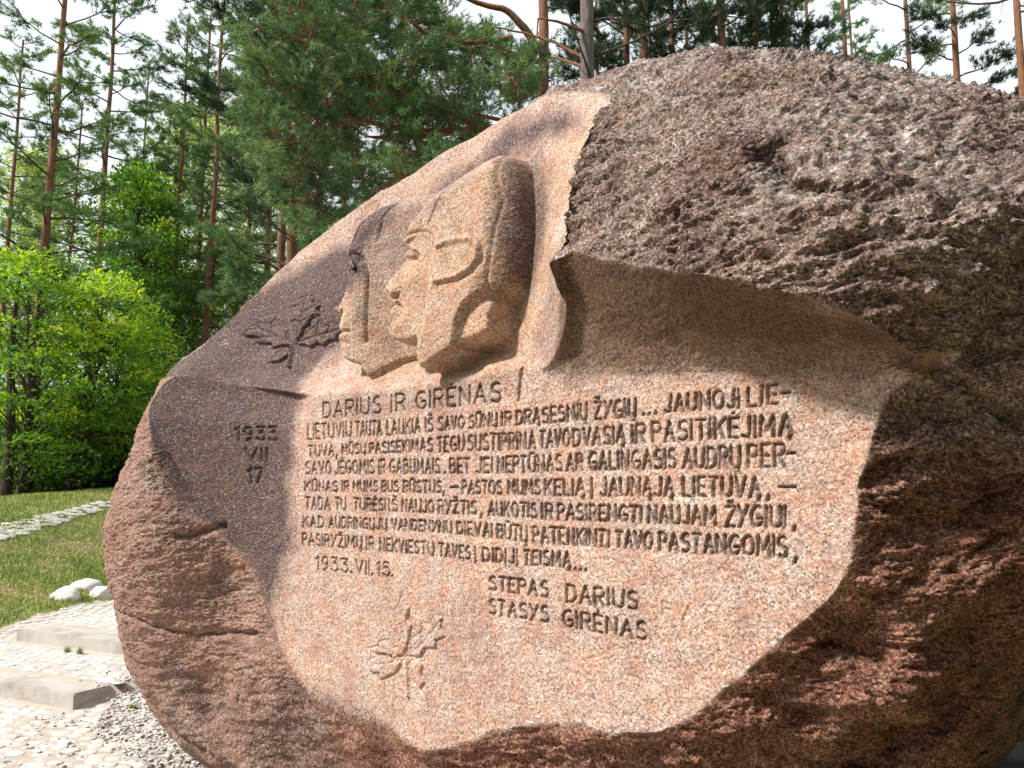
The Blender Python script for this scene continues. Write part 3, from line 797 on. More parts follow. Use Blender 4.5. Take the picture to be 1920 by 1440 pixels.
c_st = ramp(grain, [(0, (.02, .014, .017)), (.4, (.052, .033, .037)), (.8, (.10, .066, .07)), (1, (.32, .25, .25))])  # lilac crust, deepened so the recess's shade sits in the colour
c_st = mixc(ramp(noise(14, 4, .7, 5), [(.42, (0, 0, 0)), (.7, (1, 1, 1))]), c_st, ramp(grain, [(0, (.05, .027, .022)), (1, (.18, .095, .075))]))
c2 = mixc(mth('MULTIPLY', STAIN_SHADE, .95), c1, c_st)
c_w = ramp(grain, [(0, (.015, .008, .004)), (.4, (.058, .027, .011)), (1, (.14, .072, .035))])  # brown stain darkened to carry the shade below the brow
c2 = mixc(mth('MULTIPLY', WARM_SHADE, .92), c2, c_w)
# natural skin
c_nat = ramp(grain, [(0, (.055, .036, .036)), (.25, (.15, .105, .09)), (.55, (.29, .205, .172)), (.85, (.45, .345, .30)), (1, (.74, .64, .58))])
c_red = ramp(grain, [(0, (.05, .024, .016)), (.3, (.19, .060, .036)), (.6, (.36, .118, .066)), (.85, (.47, .20, .12)), (1, (.60, .40, .28))])
c_red2 = mixc(.25, c_red, c_nat)
c_n = mixc(REDM, c_nat, c_red2)
big = noise(3.2, 5, .65, 11)
c_n = mixc(ramp(big, [(.38, (0, 0, 0)), (.62, (1, 1, 1))]), c_n, mixc(1, c_n, (.62, .52, .5), 'MULTIPLY'))
c_n = mixc(mth('MULTIPLY', ramp(noise(6, 4, .7, 21), [(.5, (0, 0, 0)), (.68, (1, 1, 1))]), .5), c_n, ramp(grain, [(0, (.13, .07, .045)), (1, (.54, .35, .25))]))
c_n = mixc(mth('MULTIPLY', LEFT_, .75), c_n, mixc(1, c_cut, (.86, .74, .70), 'MULTIPLY'))
fr = ramp(noise(5.5, 6, .75, 31), [(.46, (0, 0, 0)), (.60, (1, 1, 1))])
c_n = mixc(mth('MULTIPLY', fr, .45), c_n, mixc(1, c_n, (.45, .38, .40), 'MULTIPLY'))
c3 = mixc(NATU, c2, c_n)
lmask = mth('MULTIPLY', LICH, ramp(noise(26, 5, .78, 3), [(.47, (0, 0, 0)), (.63, (1, 1, 1))]))
c_li = ramp(sepv2.outputs[1], [(0, (.34, .29, .28)), (.6, (.56, .50, .47)), (1, (.80, .77, .73))])
c3 = mixc(lmask, c3, c_li)
c3 = mixc(mth('MULTIPLY', GRV, .85), c3, (.028, .026, .028))
L(c3, b.inputs['Base Color'])
b.inputs['Roughness'].default_value = .78
b.inputs['Specular IOR Level'].default_value = .35
bh = mth('ADD', mth('MULTIPLY', grain, .4), noise(150, 3, .7, 7))
bh2 = mth('ADD', bh, mth('MULTIPLY', mth('MULTIPLY', noise(48, 5, .75, 9), NATU), 5.0))
bp = node('ShaderNodeBump'); setin(bp, Strength=.75, Distance=.006)
L(bh2, bp.inputs['Height']); L(bp.outputs[0], b.inputs['Normal'])

# ---- split the one surface into its parts
nr, nc = SG.shape
idx = np.arange(nr * nc).reshape(nr, nc)
quads = np.stack([idx[:-1, :-1], idx[:-1, 1:], idx[1:, 1:], idx[1:, :-1]], -1)
nrm_test = np.cross(Wd[300, 601] - Wd[300, 600], Wd[301, 600] - Wd[300, 600]) @ N_
if nrm_test < 0: quads = quads[..., ::-1]
kq = keep_v[:-1, :-1] | keep_v[1:, 1:] | keep_v[:-1, 1:] | keep_v[1:, :-1]
pid = np.zeros(SG.shape, dtype=np.int32)
pid[natf < .5] = 1
pid[region_port > 0] = region_port[region_port > 0]
pid[line_id > 0] = 10 + line_id[line_id > 0]
pq = np.maximum(pid[:-1, :-1], pid[1:, 1:])
pq = np.maximum(pq, np.maximum(pid[:-1, 1:], pid[1:, :-1]))
VW = Wd.reshape(-1, 3)
base_pt = Q + 2.4 * U - 2.0 * N_
base_pt[2] = 0
root = obj('memorial_boulder', None, loc=Vector(base_pt), label='huge reddish granite boulder carved with an inscription and two aviator profiles', cat='boulder')
VW = VW - base_pt[None, :]
NF = nfin.reshape(-1, 3)
def sub(name, code, label=None, extra=None):
    q = quads[(pq == code) & kq]
    if len(q) == 0: return None
    u_, inv = np.unique(q, return_inverse=True)
    me = mesh_np(name, VW[u_], inv.reshape(q.shape), True, [M_ROCK])
    for nm, arr in (('mA', mA), ('mB', mB)):
        at = me.attributes.new(nm, 'FLOAT_COLOR', 'POINT')
        at.data.foreach_set('color', arr[u_].ravel())
    me.normals_split_custom_set_from_vertices(NF[u_])
    return obj(name, me, root, label=label)
sub('natural_rock', 0, 'rough untouched reddish brown skin of the boulder')
sub('inscribed_face', 1, 'smooth dressed pink granite face')
sub('portrait_relief', 2, 'relief profile of an aviator in a flying cap, partly behind the other')
sub('portrait_relief', 3, 'front relief profile of an aviator in a flying helmet with ear patch')
sub('leaf_relief', 4, 'dark maple leaf carved left of the profiles')
sub('leaf_relief', 5, 'pale maple leaf carved below the inscription')
LN = ['title line of large carved letters', 'first line of the carved message', 'second line of the carved message', 'third line of the carved message', 'fourth line of the carved message', 'fifth line of the carved message',
      'sixth line of the carved message', 'seventh and last line of the carved message', 'small carved date 1933. VII. 15.', 'upper carved signature', 'lower carved signature', 'carved year 1933 in the dark recess', 'carved VII in the dark recess', 'carved 17 in the dark recess']
for i, t_ in enumerate(LN):
    sub('inscription_line', 11 + i, t_)
# unseen far half, same rim
bs_, bz_ = np.arange(0, nc, 9), np.arange(0, nr, 8)
Sb, Zb, Hb = SG[np.ix_(bz_, bs_)], ZG[np.ix_(bz_, bs_)], Nn[np.ix_(bz_, bs_)]
inb = Hb > -2.2
Bd = -2.2 - 2.0 * np.sqrt(np.clip((Hb + 2.2) / 2.6, 0, 1.2)) * (.12 + .88 * sstep(.7, 2.2, Zb + .35 * Sb))
Pb = np.stack([Sb.ravel(), Zb.ravel(), Bd.ravel()], 1)
Bd = Bd + (fbm(Pb, 1.1, 4).reshape(Bd.shape)) * .12 * (Bd < -2.25)
VB = to_world(Sb.ravel(), Zb.ravel(), Bd.ravel()) - base_pt[None, :]
ib = np.arange(Sb.size).reshape(Sb.shape)
qb = np.stack([ib[:-1, :-1], ib[1:, :-1], ib[1:, 1:], ib[:-1, 1:]], -1)
kb = inb[:-1, :-1] & inb[1:, 1:] & inb[1:, :-1] & inb[:-1, 1:]
qb = qb[kb]
u_, inv = np.unique(qb, return_inverse=True)
me = mesh_np('far_side', VB[u_], inv.reshape(qb.shape), True, [M_ROCK])
for nm, v_ in (('mA', (1, 0, .3, 0)), ('mB', (.4, 0, 0, 0))):
    at = me.attributes.new(nm, 'FLOAT_COLOR', 'POINT')
    at.data.foreach_set('color', np.tile(np.array(v_, dtype=np.float32), len(u_)))
obj('far_side', me, root)

# ================================================================== GROUND
A0 = at_z(138, 1333, 0)[:2]
B0 = at_z(0, 1308, 0)[:2]
E1 = (B0 - A0) / np.linalg.norm(B0 - A0)              # along the steps, to the left
E2 = np.array([E1[1], -E1[0]])
if E2[1] < 0: E2 = -E2
STEP = .158
A2 = at_z(29, 1203, STEP)[:2]
W2 = (A2 - A0) @ E1; T2 = (A2 - A0) @ E2
G1 = at_z(0, 1165, 2 * STEP)[:2]; G2 = at_z(215, 1130, 2 * STEP)[:2]
GD = (G2 - G1) / np.linalg.norm(G2 - G1); GN = np.array([-GD[1], GD[0]])
print('steps', A0, E1, W2, T2, 'grass', G1, G2)
def ground_z(X, Y):
    P = np.stack([X, Y], -1) - A0
    w_ = P @ E1; t_ = P @ E2
    a = np.where(w_ > -.02, sstep(.05, .28, t_), sstep(-.1, 1.6, t_ + .35 * w_))
    b_ = np.where(w_ < W2 + .02, sstep(T2 + .05, T2 + .28, t_), sstep(T2, T2 + 1.5, t_))
    mm = (np.stack([X, Y], -1) - G1) @ GN
    top = np.clip(2.08 + .27 * (X + 11.5), 1.55, 2.6)
    g = STEP * a + STEP * b_
    g = g + (top - 2 * STEP) * sstep(-1.0, 8.0, mm) ** 1.0 * (mm > -1)
    q = np.stack([np.ravel(X) * .35, np.ravel(Y) * .35, np.zeros(np.size(X))], 1)
    g = g + (pnoise(q).reshape(np.shape(X)) * .10 + pnoise(q * 4).reshape(np.shape(X)) * .02) * sstep(.2, 3, mm)
    return g
def gz(x, y):
    return float(ground_z(np.array([x]), np.array([y]))[0])

def simple_ramp(name, stops, scale=3, detail=5, rough=.8, bump=.3, bscale=30, bdist=.01, attr=None):
    m_, n_, b_ = mat(name)
    g_ = n_.nodes.new('ShaderNodeNewGeometry')
    r_ = n_.nodes.new('ShaderNodeValToRGB')
    el = r_.color_ramp.elements
    while len(el) < len(stops): el.new(.5)
    for e_, (p_, c_) in zip(el, stops):
        e_.position = p_; e_.color = (*c_, 1)
    x_ = n_.nodes.new('ShaderNodeTexNoise'); x_.inputs['Scale'].default_value = scale; x_.inputs['Detail'].default_value = detail
    x_.inputs['Roughness'].default_value = .65
    n_.links.new(g_.outputs['Position'], x_.inputs['Vector'])
    src = x_.outputs['Fac']
    if attr:
        at_ = n_.nodes.new('ShaderNodeAttribute'); at_.attribute_name = attr
        if attr == 'rnd_obj': pass
        mm_ = n_.nodes.new('ShaderNodeMath'); mm_.operation = 'MULTIPLY_ADD'; mm_.inputs[1].default_value = .75
        ad_ = n_.nodes.new('ShaderNodeMath'); ad_.operation = 'MULTIPLY'; ad_.inputs[1].default_value = .3
        n_.links.new(src, ad_.inputs[0]); n_.links.new(at_.outputs['Fac'], mm_.inputs[0]); n_.links.new(ad_.outputs[0], mm_.inputs[2])
        src = mm_.outputs[0]
    n_.links.new(src, r_.inputs[0]); n_.links.new(r_.outputs[0], b_.inputs['Base Color'])
    b_.inputs['Roughness'].default_value = rough
    if bump:
        y_ = n_.nodes.new('ShaderNodeTexNoise'); y_.inputs['Scale'].default_value = bscale; y_.inputs['Detail'].default_value = 4
        n_.links.new(g_.outputs['Position'], y_.inputs['Vector'])
        z_ = n_.nodes.new('ShaderNodeBump'); z_.inputs['Strength'].default_value = bump; z_.inputs['Distance'].default_value = bdist
        n_.links.new(y_.outputs['Fac'], z_.inputs['Height']); n_.links.new(z_.outputs[0], b_.inputs['Normal'])
    return m_
M_SOIL = simple_ramp('turf_soil', [(.3, (.10, .13, .035)), (.45, (.17, .18, .05)), (.58, (.24, .18, .10)), (.7, (.17, .20, .05))], 1.1, 8, .95, .5, 40, .02)
M_SAND = simple_ramp('sand_bed', [(.3, (.34, .29, .25)), (.7, (.50, .44, .39))], 8, 6, .95, .6, 60, .015)
M_CONC = simple_ramp('pale_concrete', [(.3, (.26, .235, .215)), (.5, (.40, .37, .345)), (.75, (.50, .475, .45))], 3.5, 7, .85, .4, 70, .006)

gx = np.concatenate([-np.geomspace(260, 16, 18), np.arange(-15, 6, .12), np.geomspace(6, 260, 22)])
gy = np.concatenate([-np.geomspace(200, 4, 12), np.arange(-3, 1.5, .5), np.arange(1.5, 26, .12), np.geomspace(26, 400, 26)])
GX, GY = np.meshgrid(gx, gy)
GZ = ground_z(GX, GY)
V = np.stack([GX.ravel(), GY.ravel(), GZ.ravel()], 1)
ii = np.arange(GX.size).reshape(GX.shape)
Fq = np.stack([ii[:-1, :-1], ii[:-1, 1:], ii[1:, 1:], ii[1:, :-1]], -1).reshape(-1, 4)
obj('ground', mesh_np('ground', V, Fq, True, [M_SOIL]), kind='structure')
# paved bed in front of the grass line, a sheet a little above the soil
mm = (np.stack([GX, GY], -1) - G1) @ GN
wob = pnoise(np.stack([GX.ravel() * 1.7, GY.ravel() * 1.7, 0 * GX.ravel()], 1)).reshape(GX.shape) * .12
pv = (mm + wob < .0) & (GX > -16) & (GX < .5) & (GY > -4)
kq2 = (pv[:-1, :-1] & pv[1:, 1:] & pv[1:, :-1] & pv[:-1, 1:]).ravel()
V2 = V.copy(); V2[:, 2] += .006
fq = Fq[kq2]; u_, inv = np.unique(fq, return_inverse=True)
pave = obj('pavement', mesh_np('pavement', V2[u_], inv.reshape(fq.shape), True, [M_SAND]), kind='structure')

# soil sheet under the boulder, near-black to paint in its shade
M_SOIL_SHADE = simple_ramp('soil_shade_dark', [(.3, (.018, .014, .011)), (.7, (.045, .034, .026))], 6, 6, .95, .6, 40, .02)
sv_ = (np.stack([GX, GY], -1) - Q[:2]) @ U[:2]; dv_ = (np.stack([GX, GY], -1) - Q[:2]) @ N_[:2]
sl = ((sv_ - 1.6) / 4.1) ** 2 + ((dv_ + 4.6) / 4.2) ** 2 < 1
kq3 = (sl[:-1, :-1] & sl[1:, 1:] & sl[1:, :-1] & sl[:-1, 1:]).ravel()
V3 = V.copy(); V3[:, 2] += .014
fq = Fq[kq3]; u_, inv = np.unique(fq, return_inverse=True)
obj('soil_shade', mesh_np('soil_shade', V3[u_], inv.reshape(fq.shape), True, [M_SOIL_SHADE]), kind='structure')

def bevel_box_mesh(name, L_, D_, H_, m_, bev=.012, seed=0):
    import bmesh
    bm = bmesh.new()
    bmesh.ops.create_cube(bm, size=1)
    for v in bm.verts:
        v.co = Vector((v.co.x * L_, v.co.y * D_, v.co.z * H_))
    bmesh.ops.subdivide_edges(bm, edges=[e for e in bm.edges if abs((e.verts[0].co - e.verts[1].co).x) > .5], cuts=14)
    rr = random.Random(seed)
    for v in bm.verts:
        v.co.y += rr.uniform(-.004, .004); v.co.z += rr.uniform(-.003, .003)
    bmesh.ops.bevel(bm, geom=[e for e in bm.edges if len(e.link_faces) == 2 and e.calc_face_angle(0) > .8], offset=bev, segments=2, affect='EDGES')
    me = bpy.data.meshes.new(name); bm.to_mesh(me); bm.free()
    me.materials.append(m_)
    return me
ang = math.atan2(E1[1], E1[0])
def slab(w0, w1, t0, depth, zt, h, label, seed):
    c = A0 + E1 * (w0 + w1) / 2 + E2 * (t0 + depth / 2)
    o = obj('stone_step', bevel_box_mesh('stone_step', abs(w1 - w0), depth, h, M_CONC, seed=seed), loc=(c[0], c[1], zt - h / 2), label=label, cat='step', group='long low steps beside the boulder')
    o.rotation_euler = (0, 0, ang)
slab(0, 8, 0, .42, STEP + .004, STEP + .08, 'nearer low pale stone step with its shaded square end towards the boulder', 1)
slab(W2, W2 - 9, T2, .42, 2 * STEP + .004, STEP + .08, 'farther low pale stone step running in behind the boulder', 2)

# cobbles
def cobble_mesh(seed, m_, flat=.45):
    r_ = random.Random(seed)
    k = 8
    el = r_.uniform(.62, .95)
    prof = [(1.0, -.25), (1.0, .05), (.82, .30), (.45, .42)]
    base = [1 + r_.uniform(-.16, .14) for _ in range(k)]
    V, Fc = [], []
    for (q, h) in prof:
        for i in range(k):
            a = 2 * math.pi * i / k
            rr = q * base[i]
            V.append((rr * math.cos(a), rr * math.sin(a) * el, h * flat + r_.uniform(-.02, .02)))
    V.append((0, 0, .46 * flat))
    for j in range(3):
        for i in range(k):
            Fc.append((j * k + i, j * k + (i + 1) % k, (j + 1) * k + (i + 1) % k, (j + 1) * k + i))
    T = [(3 * k + i, 3 * k + (i + 1) % k, 4 * k) for i in range(k)]
    return np.array(V), np.array(Fc), np.array(T)
def stone_mat(name, stops):
    m_, n_, b_ = mat(name)
    oi = n_.nodes.new('ShaderNodeObjectInfo'); r_ = n_.nodes.new('ShaderNodeValToRGB')
    at_ = n_.nodes.new('ShaderNodeAttribute'); at_.attribute_name = 'v'
    ad = n_.nodes.new('ShaderNodeMath'); ad.operation = 'ADD'
    fr = n_.nodes.new('ShaderNodeMath'); fr.operation = 'FRACT'
    n_.links.new(oi.outputs['Random'], ad.inputs[0]); n_.links.new(at_.outputs['Fac'], ad.inputs[1]); n_.links.new(ad.outputs[0], fr.inputs[0])
    el = r_.color_ramp.elements
    while len(el) < len(stops): el.new(.5)
    for e_, (p_, c_) in zip(el, stops):
        e_.position = p_; e_.color = (*c_, 1)
    n_.links.new(fr.outputs[0], r_.inputs[0])
    g_ = n_.nodes.new('ShaderNodeNewGeometry'); x_ = n_.nodes.new('ShaderNodeTexNoise')
    x_.inputs['Scale'].default_value = 45; x_.inputs['Detail'].default_value = 5
    n_.links.new(g_.outputs['Position'], x_.inputs['Vector'])
    mx_ = n_.nodes.new('ShaderNodeMixRGB'); mx_.blend_type = 'MULTIPLY'; mx_.inputs[0].default_value = .6
    r2 = n_.nodes.new('ShaderNodeValToRGB'); r2.color_ramp.elements[0].position = .3; r2.color_ramp.elements[0].color = (.5, .48, .46, 1); r2.color_ramp.elements[1].position = .65
    n_.links.new(x_.outputs['Fac'], r2.inputs[0]); n_.links.new(r_.outputs[0], mx_.inputs[1]); n_.links.new(r2.outputs[0], mx_.inputs[2])
    n_.links.new(mx_.outputs[0], b_.inputs['Base Color'])
    bp_ = n_.nodes.new('ShaderNodeBump'); bp_.inputs['Strength'].default_value = .4; bp_.inputs['Distance'].default_value = .006
    n_.links.new(x_.outputs['Fac'], bp_.inputs['Height']); n_.links.new(bp_.outputs[0], b_.inputs['Normal'])
    b_.inputs['Roughness'].default_value = .8
    return m_
M_COB = stone_mat('field_stone', [(0, (.56, .53, .50)), (.25, (.70, .67, .63)), (.5, (.62, .53, .48)), (.7, (.74, .71, .68)), (.9, (.40, .40, .41)), (1, (.66, .59, .54))])
def proj(P):
    P = np.atleast_2d(P) - np.array([0, 0, EYE])
    yy = P[:, 1] * cp + P[:, 2] * sp
    zz = -P[:, 1] * sp + P[:, 2] * cp
    return 960 + F * P[:, 0] / yy, 720 - F * zz / yy, yy
tmpl = [cobble_mesh(i, M_COB) for i in range(10)]
tmesh = []
for i, (v_, f_, t_) in enumerate(tmpl):
    tmesh.append(mesh_np('cobblestone', v_ , [f_, t_], True, [M_COB]))
cob = []
sp_ = .165
for a in np.arange(-2.6, 7.5, sp_):
    for c in np.arange(-4.5, T2 + 5.5, sp_ * .8):
        k = int(round(c / (sp_ * .8)))
        w_ = a + (sp_ / 2 if k % 2 else 0) + rng.uniform(-.02, .02); t_ = c + rng.uniform(-.015, .015)
        if w_ > -.08 and -.07 < t_ < .50: continue
        if w_ < W2 + .08 and T2 - .07 < t_ < T2 + .50: continue
        p = A0 + E1 * w_ + E2 * t_
        if (p - G1) @ GN > -.08 + rng.uniform(-.12, .02): continue
        z = gz(*p)
        X_, Y_, dd = proj((p[0], p[1], z))
        if dd[0] < .5 or X_[0] < -260 or X_[0] > 620 or Y_[0] > 1750: continue
        vis = -20 < X_[0] < 400 and Y_[0] < 1460
        cob.append((not vis, dd[0], p[0], p[1], z, rng.uniform(.88, 1.12), rng.uniform(0, 6.28)))
cob.sort()
print('cobbles', len(cob), sum(not c[0] for c in cob))
rest = []
for i, (nv, dd, x, y, z, sc, an) in enumerate(cob):
    k = rng.integers(0, 10)
    el = (sp_ * .53 * sc, sp_ * .52 * sc, sp_ * .30)
    if i < 300:
        o = obj('cobblestone', tmesh[k], pave, loc=(x, y, z + .002 + rng.uniform(-.006, .006)))
        o.scale = el
        o.rotation_euler = (rng.uniform(-.07, .07), rng.uniform(-.07, .07), ang + rng.choice([0, math.pi]) + rng.uniform(-.35, .35))
    else:
        rest.append((k, x, y, z + .002, el, an))
def joined(insts, tm, name, m_, parent=None, **kw):
    Vs, Fs, Ts, vs, off = [], [], [], [], 0
    for (k, x, y, z, el, an) in insts:
        v_, f_, t_ = tm[k]
        ca, sa = math.cos(an), math.sin(an)
        q = v_ * np.array(el)
        q = np.stack([q[:, 0] * ca - q[:, 1] * sa + x, q[:, 0] * sa + q[:, 1] * ca + y, q[:, 2] + z], 1)
        Vs.append(q); Fs.append(f_ + off); Ts.append(t_ + off); off += len(q)
        vs.append(np.full(len(q), rng.uniform(0, 1)))
    me = mesh_np(name, np.concatenate(Vs), [np.concatenate(Fs), np.concatenate(Ts)], True, [m_])
    at = me.attributes.new('v', 'FLOAT', 'POINT'); at.data.foreach_set('value', np.concatenate(vs).astype(np.float32))
    return obj(name, me, parent, **kw)
if rest:
    joined(rest, tmpl, 'cobblestone_field', M_COB, pave, kind='stuff')
# gravel washed up against the boulder
M_GRAV = stone_mat('gravel_stone', [(0, (.50, .48, .46)), (.3, (.68, .66, .63)), (.5, (.42, .37, .34)), (.7, (.22, .21, .21)), (.85, (.60, .55, .50)), (1, (.75, .73, .7))])
pg = []
poly = np.array([at_z(x, y, .05)[:2] for x, y in [(262, 1285), (345, 1380), (470, 1500), (380, 1500), (300, 1440), (215, 1400), (175, 1360), (200, 1320), (235, 1290)]])
mn, mxx = poly.min(0), poly.max(0)
n_try = 0
P_ = rng.uniform(mn, mxx, size=(4200, 2))
m_in = inside([tuple(p) for p in poly], P_[:, 0], P_[:, 1])
extra_ = rng.uniform(mn - .4, mxx + .3, size=(500, 2))
P_ = np.concatenate([P_[m_in], extra_])
zz_ = ground_z(P_[:, 0], P_[:, 1])
for p, z in zip(P_[:2500], zz_):
    r_ = rng.uniform(.011, .026)
    pg.append((int(rng.integers(0, 10)), p[0], p[1], z + .012 + abs(rng.normal(0, .012)), (r_, r_ * rng.uniform(.7, 1), r_ * 1.5), rng.uniform(0, 6.28)))
joined(pg, tmpl, 'gravel', M_GRAV, kind='stuff')

# grass
M_GR, n_, b_ = mat('grass_blade')
at_ = n_.nodes.new('ShaderNodeAttribute'); at_.attribute_name = 'v'
r_ = n_.nodes.new('ShaderNodeValToRGB')
el = r_.color_ramp.elements
for _ in range(2): el.new(.5)
for e_, (p_, c_) in zip(el, [(0, (.16, .27, .04)), (.45, (.29, .38, .08)), (.75, (.46, .44, .13)), (1, (.54, .44, .22))]):
    e_.position = p_; e_.color = (*c_, 1)
n_.links.new(at_.outputs['Fac'], r_.inputs[0]); n_.links.new(r_.outputs[0], b_.inputs['Base Color'])
b_.inputs['Roughness'].default_value = .7
NB = 70000
D_ = rng.uniform(11, 23, NB) ; hx = np.where(rng.uniform(0, 1, NB) < .7, rng.uniform(-.68, -.47, NB), rng.uniform(-1.0, -.3, NB))
gpx = np.stack([hx * D_, D_], 1)
mmv = (gpx - G1) @ GN
pat = fbm(np.stack([gpx[:, 0], gpx[:, 1], 0 * D_], 1), .9, 3)
keep = (mmv > -.05 + rng.normal(0, .1, NB)) & (rng.uniform(-1.2, .5, NB) < pat + .55)
gpx, pat = gpx[keep], pat[keep]
nb_ = len(gpx)
z0 = ground_z(gpx[:, 0], gpx[:, 1])
aa = rng.uniform(0, 6.28, nb_); hh = rng.uniform(.03, .085, nb_) * (1 + .4 * pat); wd = rng.uniform(.005, .011, nb_)
ln = rng.normal(0, .025, (nb_, 2))
b3 = np.stack([gpx[:, 0], gpx[:, 1], z0 - .005], 1)
o1 = np.stack([np.cos(aa) * wd, np.sin(aa) * wd, 0 * aa], 1)
V = np.stack([b3 - o1, b3 + o1, b3 + np.stack([ln[:, 0], ln[:, 1], hh], 1)], 1).reshape(-1, 3)
me = mesh_np('grass', V, np.arange(nb_ * 3).reshape(-1, 3), False, [M_GR])
vv = np.clip(.45 - pat * .5 + rng.normal(0, .16, nb_) + .18 * fbm(np.stack([gpx[:, 0], gpx[:, 1], 0 * aa + 5], 1), .35, 2), 0, 1)
at = me.attributes.new('v', 'FLOAT', 'POINT'); at.data.foreach_set('value', np.repeat(vv, 3).astype(np.float32))
obj('grass', me, kind='stuff')

# three pale stones on the turf and the row of flat stones up the slope
def boulder_mesh(seed, m_, sx, sy, sz):
    import bmesh
    bm = bmesh.new(); bmesh.ops.create_icosphere(bm, subdivisions=4, radius=1)
    co_ = np.array([v.co for v in bm.verts])
    d_ = 1 + .22 * fbm(co_ + seed * 7, 1.0, 3) + .03 * fbm(co_ + seed, 6, 2)
    for v, q, k in zip(bm.verts, co_, d_): v.co = Vector((q[0] * k * sx, q[1] * k * sy, q[2] * k * sz))
    me = bpy.data.meshes.new('stone'); bm.to_mesh(me); bm.free(); me.materials.append(m_)
    for p in me.polygons: p.use_smooth = True
    return me
M_PALE = stone_mat('pale_boulder', [(0, (.62, .58, .55)), (.5, (.72, .68, .64)), (1, (.58, .50, .46))])
def ground_hit(x, y):
    r_ = ray(x, y)
    for D in np.arange(5, 60, .04):
        p = np.array([0, 0, EYE]) + r_ * (D / r_[1])
        if p[2] <= gz(p[0], p[1]): return p
    return p
for i, (x, y, wpx, hpx, lab) in enumerate([(117, 1126, 50, 27, 'rough pinkish boulder on the turf, leftmost of the small group'), (157, 1108, 60, 24, 'low pale boulder behind two others on the turf'), (185, 1122, 48, 22, 'smooth pale boulder on the turf nearest the big carved rock')]):
    p = ground_hit(x, y)
    k = p[1] / F
    obj('field_boulder', boulder_mesh(i + 3, M_PALE, wpx * k / 2, wpx * k / 2.4, hpx * k * .75), loc=(p[0], p[1] + .1, p[2] + hpx * k * .12), label=lab, cat='boulder', group='small boulders on the turf')
fs = []
while len(fs) < 58:
    x, q = rng.uniform(-6, 216), rng.uniform(0, 1)
    y = 988 + q * 28 - x * (.235 + .07 * q)
    if all(abs(x - a_) > 11 or abs(y - b_) > 4 for a_, b_ in fs): fs.append((x, y))
for i, (x, y) in enumerate(fs):
    p = ground_hit(x, y)
    me = tmesh[i % 10] if False else None
    v_, f_, t_ = tmpl[i % 10]
    o = obj('flat_stone', tmesh[i % 10], loc=(p[0], p[1], gz(p[0], p[1]) + .018), label='flat pale stone set in the grassy slope', cat='stone', group='flat pale stones laid in a band up the grassy slope')
    k_ = rng.uniform(.07, .15); o.scale = (k_ * rng.uniform(1, 1.35), k_, rng.uniform(.05, .08))
    e_ = .3; sl_ = Vector((-(gz(p[0] + e_, p[1]) - gz(p[0] - e_, p[1])) / (2 * e_), -(gz(p[0], p[1] + e_) - gz(p[0], p[1] - e_)) / (2 * e_), 1)).normalized()
    o.rotation_euler = sl_.to_track_quat('Z', 'Y').to_euler()

# ================================================================== TREES
def leaf_mat(name, stops, transl=.35):
    m_, n_, b_ = mat(name)
    at_ = n_.nodes.new('ShaderNodeAttribute'); at_.attribute_name = 'v'
    oi = n_.nodes.new('ShaderNodeObjectInfo')
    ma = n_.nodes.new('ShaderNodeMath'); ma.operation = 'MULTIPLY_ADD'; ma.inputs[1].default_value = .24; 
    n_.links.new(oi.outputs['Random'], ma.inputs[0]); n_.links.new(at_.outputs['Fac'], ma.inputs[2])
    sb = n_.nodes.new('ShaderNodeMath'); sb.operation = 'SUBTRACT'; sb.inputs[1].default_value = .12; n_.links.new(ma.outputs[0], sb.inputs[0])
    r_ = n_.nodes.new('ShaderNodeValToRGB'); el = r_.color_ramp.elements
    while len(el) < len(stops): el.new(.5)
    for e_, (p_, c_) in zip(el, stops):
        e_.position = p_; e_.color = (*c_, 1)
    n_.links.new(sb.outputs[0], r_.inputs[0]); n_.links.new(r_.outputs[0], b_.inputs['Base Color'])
    b_.inputs['Roughness'].default_value = .55
    tr = n_.nodes.new('ShaderNodeBsdfTranslucent'); mixs = n_.nodes.new('ShaderNodeMixShader'); mixs.inputs[0].default_value = transl
    br = n_.nodes.new('ShaderNodeMixRGB'); br.blend_type = 'MULTIPLY'; br.inputs[0].default_value = 1; br.inputs[2].default_value = (1.5, 1.6, .7, 1)
    n_.links.new(r_.outputs[0], br.inputs[1]); n_.links.new(br.outputs[0], tr.inputs[0])
    out = n_.nodes['Material Output']
    n_.links.new(b_.outputs[0], mixs.inputs[1]); n_.links.new(tr.outputs[0], mixs.inputs[2]); n_.links.new(mixs.outputs[0], out.inputs[0])
    return m_
M_NEED = leaf_mat('pine_needles', [(0, (.04, .10, .055)), (.4, (.095, .195, .085)), (.8, (.18, .28, .10)), (.93, (.24, .27, .09)), (1, (.30, .20, .05))], .25)
M_NEED2 = leaf_mat('dark_needles', [(0, (.010, .028, .016)), (.5, (.022, .055, .026)), (1, (.05, .09, .035))], .2)
M_MAPLE = leaf_mat('maple_leaves', [(0, (.035, .10, .012)), (.35, (.10, .23, .02)), (.6, (.22, .37, .03)), (.85, (.38, .50, .04)), (1, (.56, .58, .08))], .45)
M_LEAFD = leaf_mat('deep_green_leaves', [(0, (.02, .06, .012)), (.5, (.06, .15, .02)), (.9, (.15, .27, .03)), (1, (.26, .34, .05))], .4)
M_BIRCH = leaf_mat('grey_green_leaves', [(0, (.12, .19, .06)), (.5, (.24, .32, .11)), (1, (.44, .48, .20))], .45)
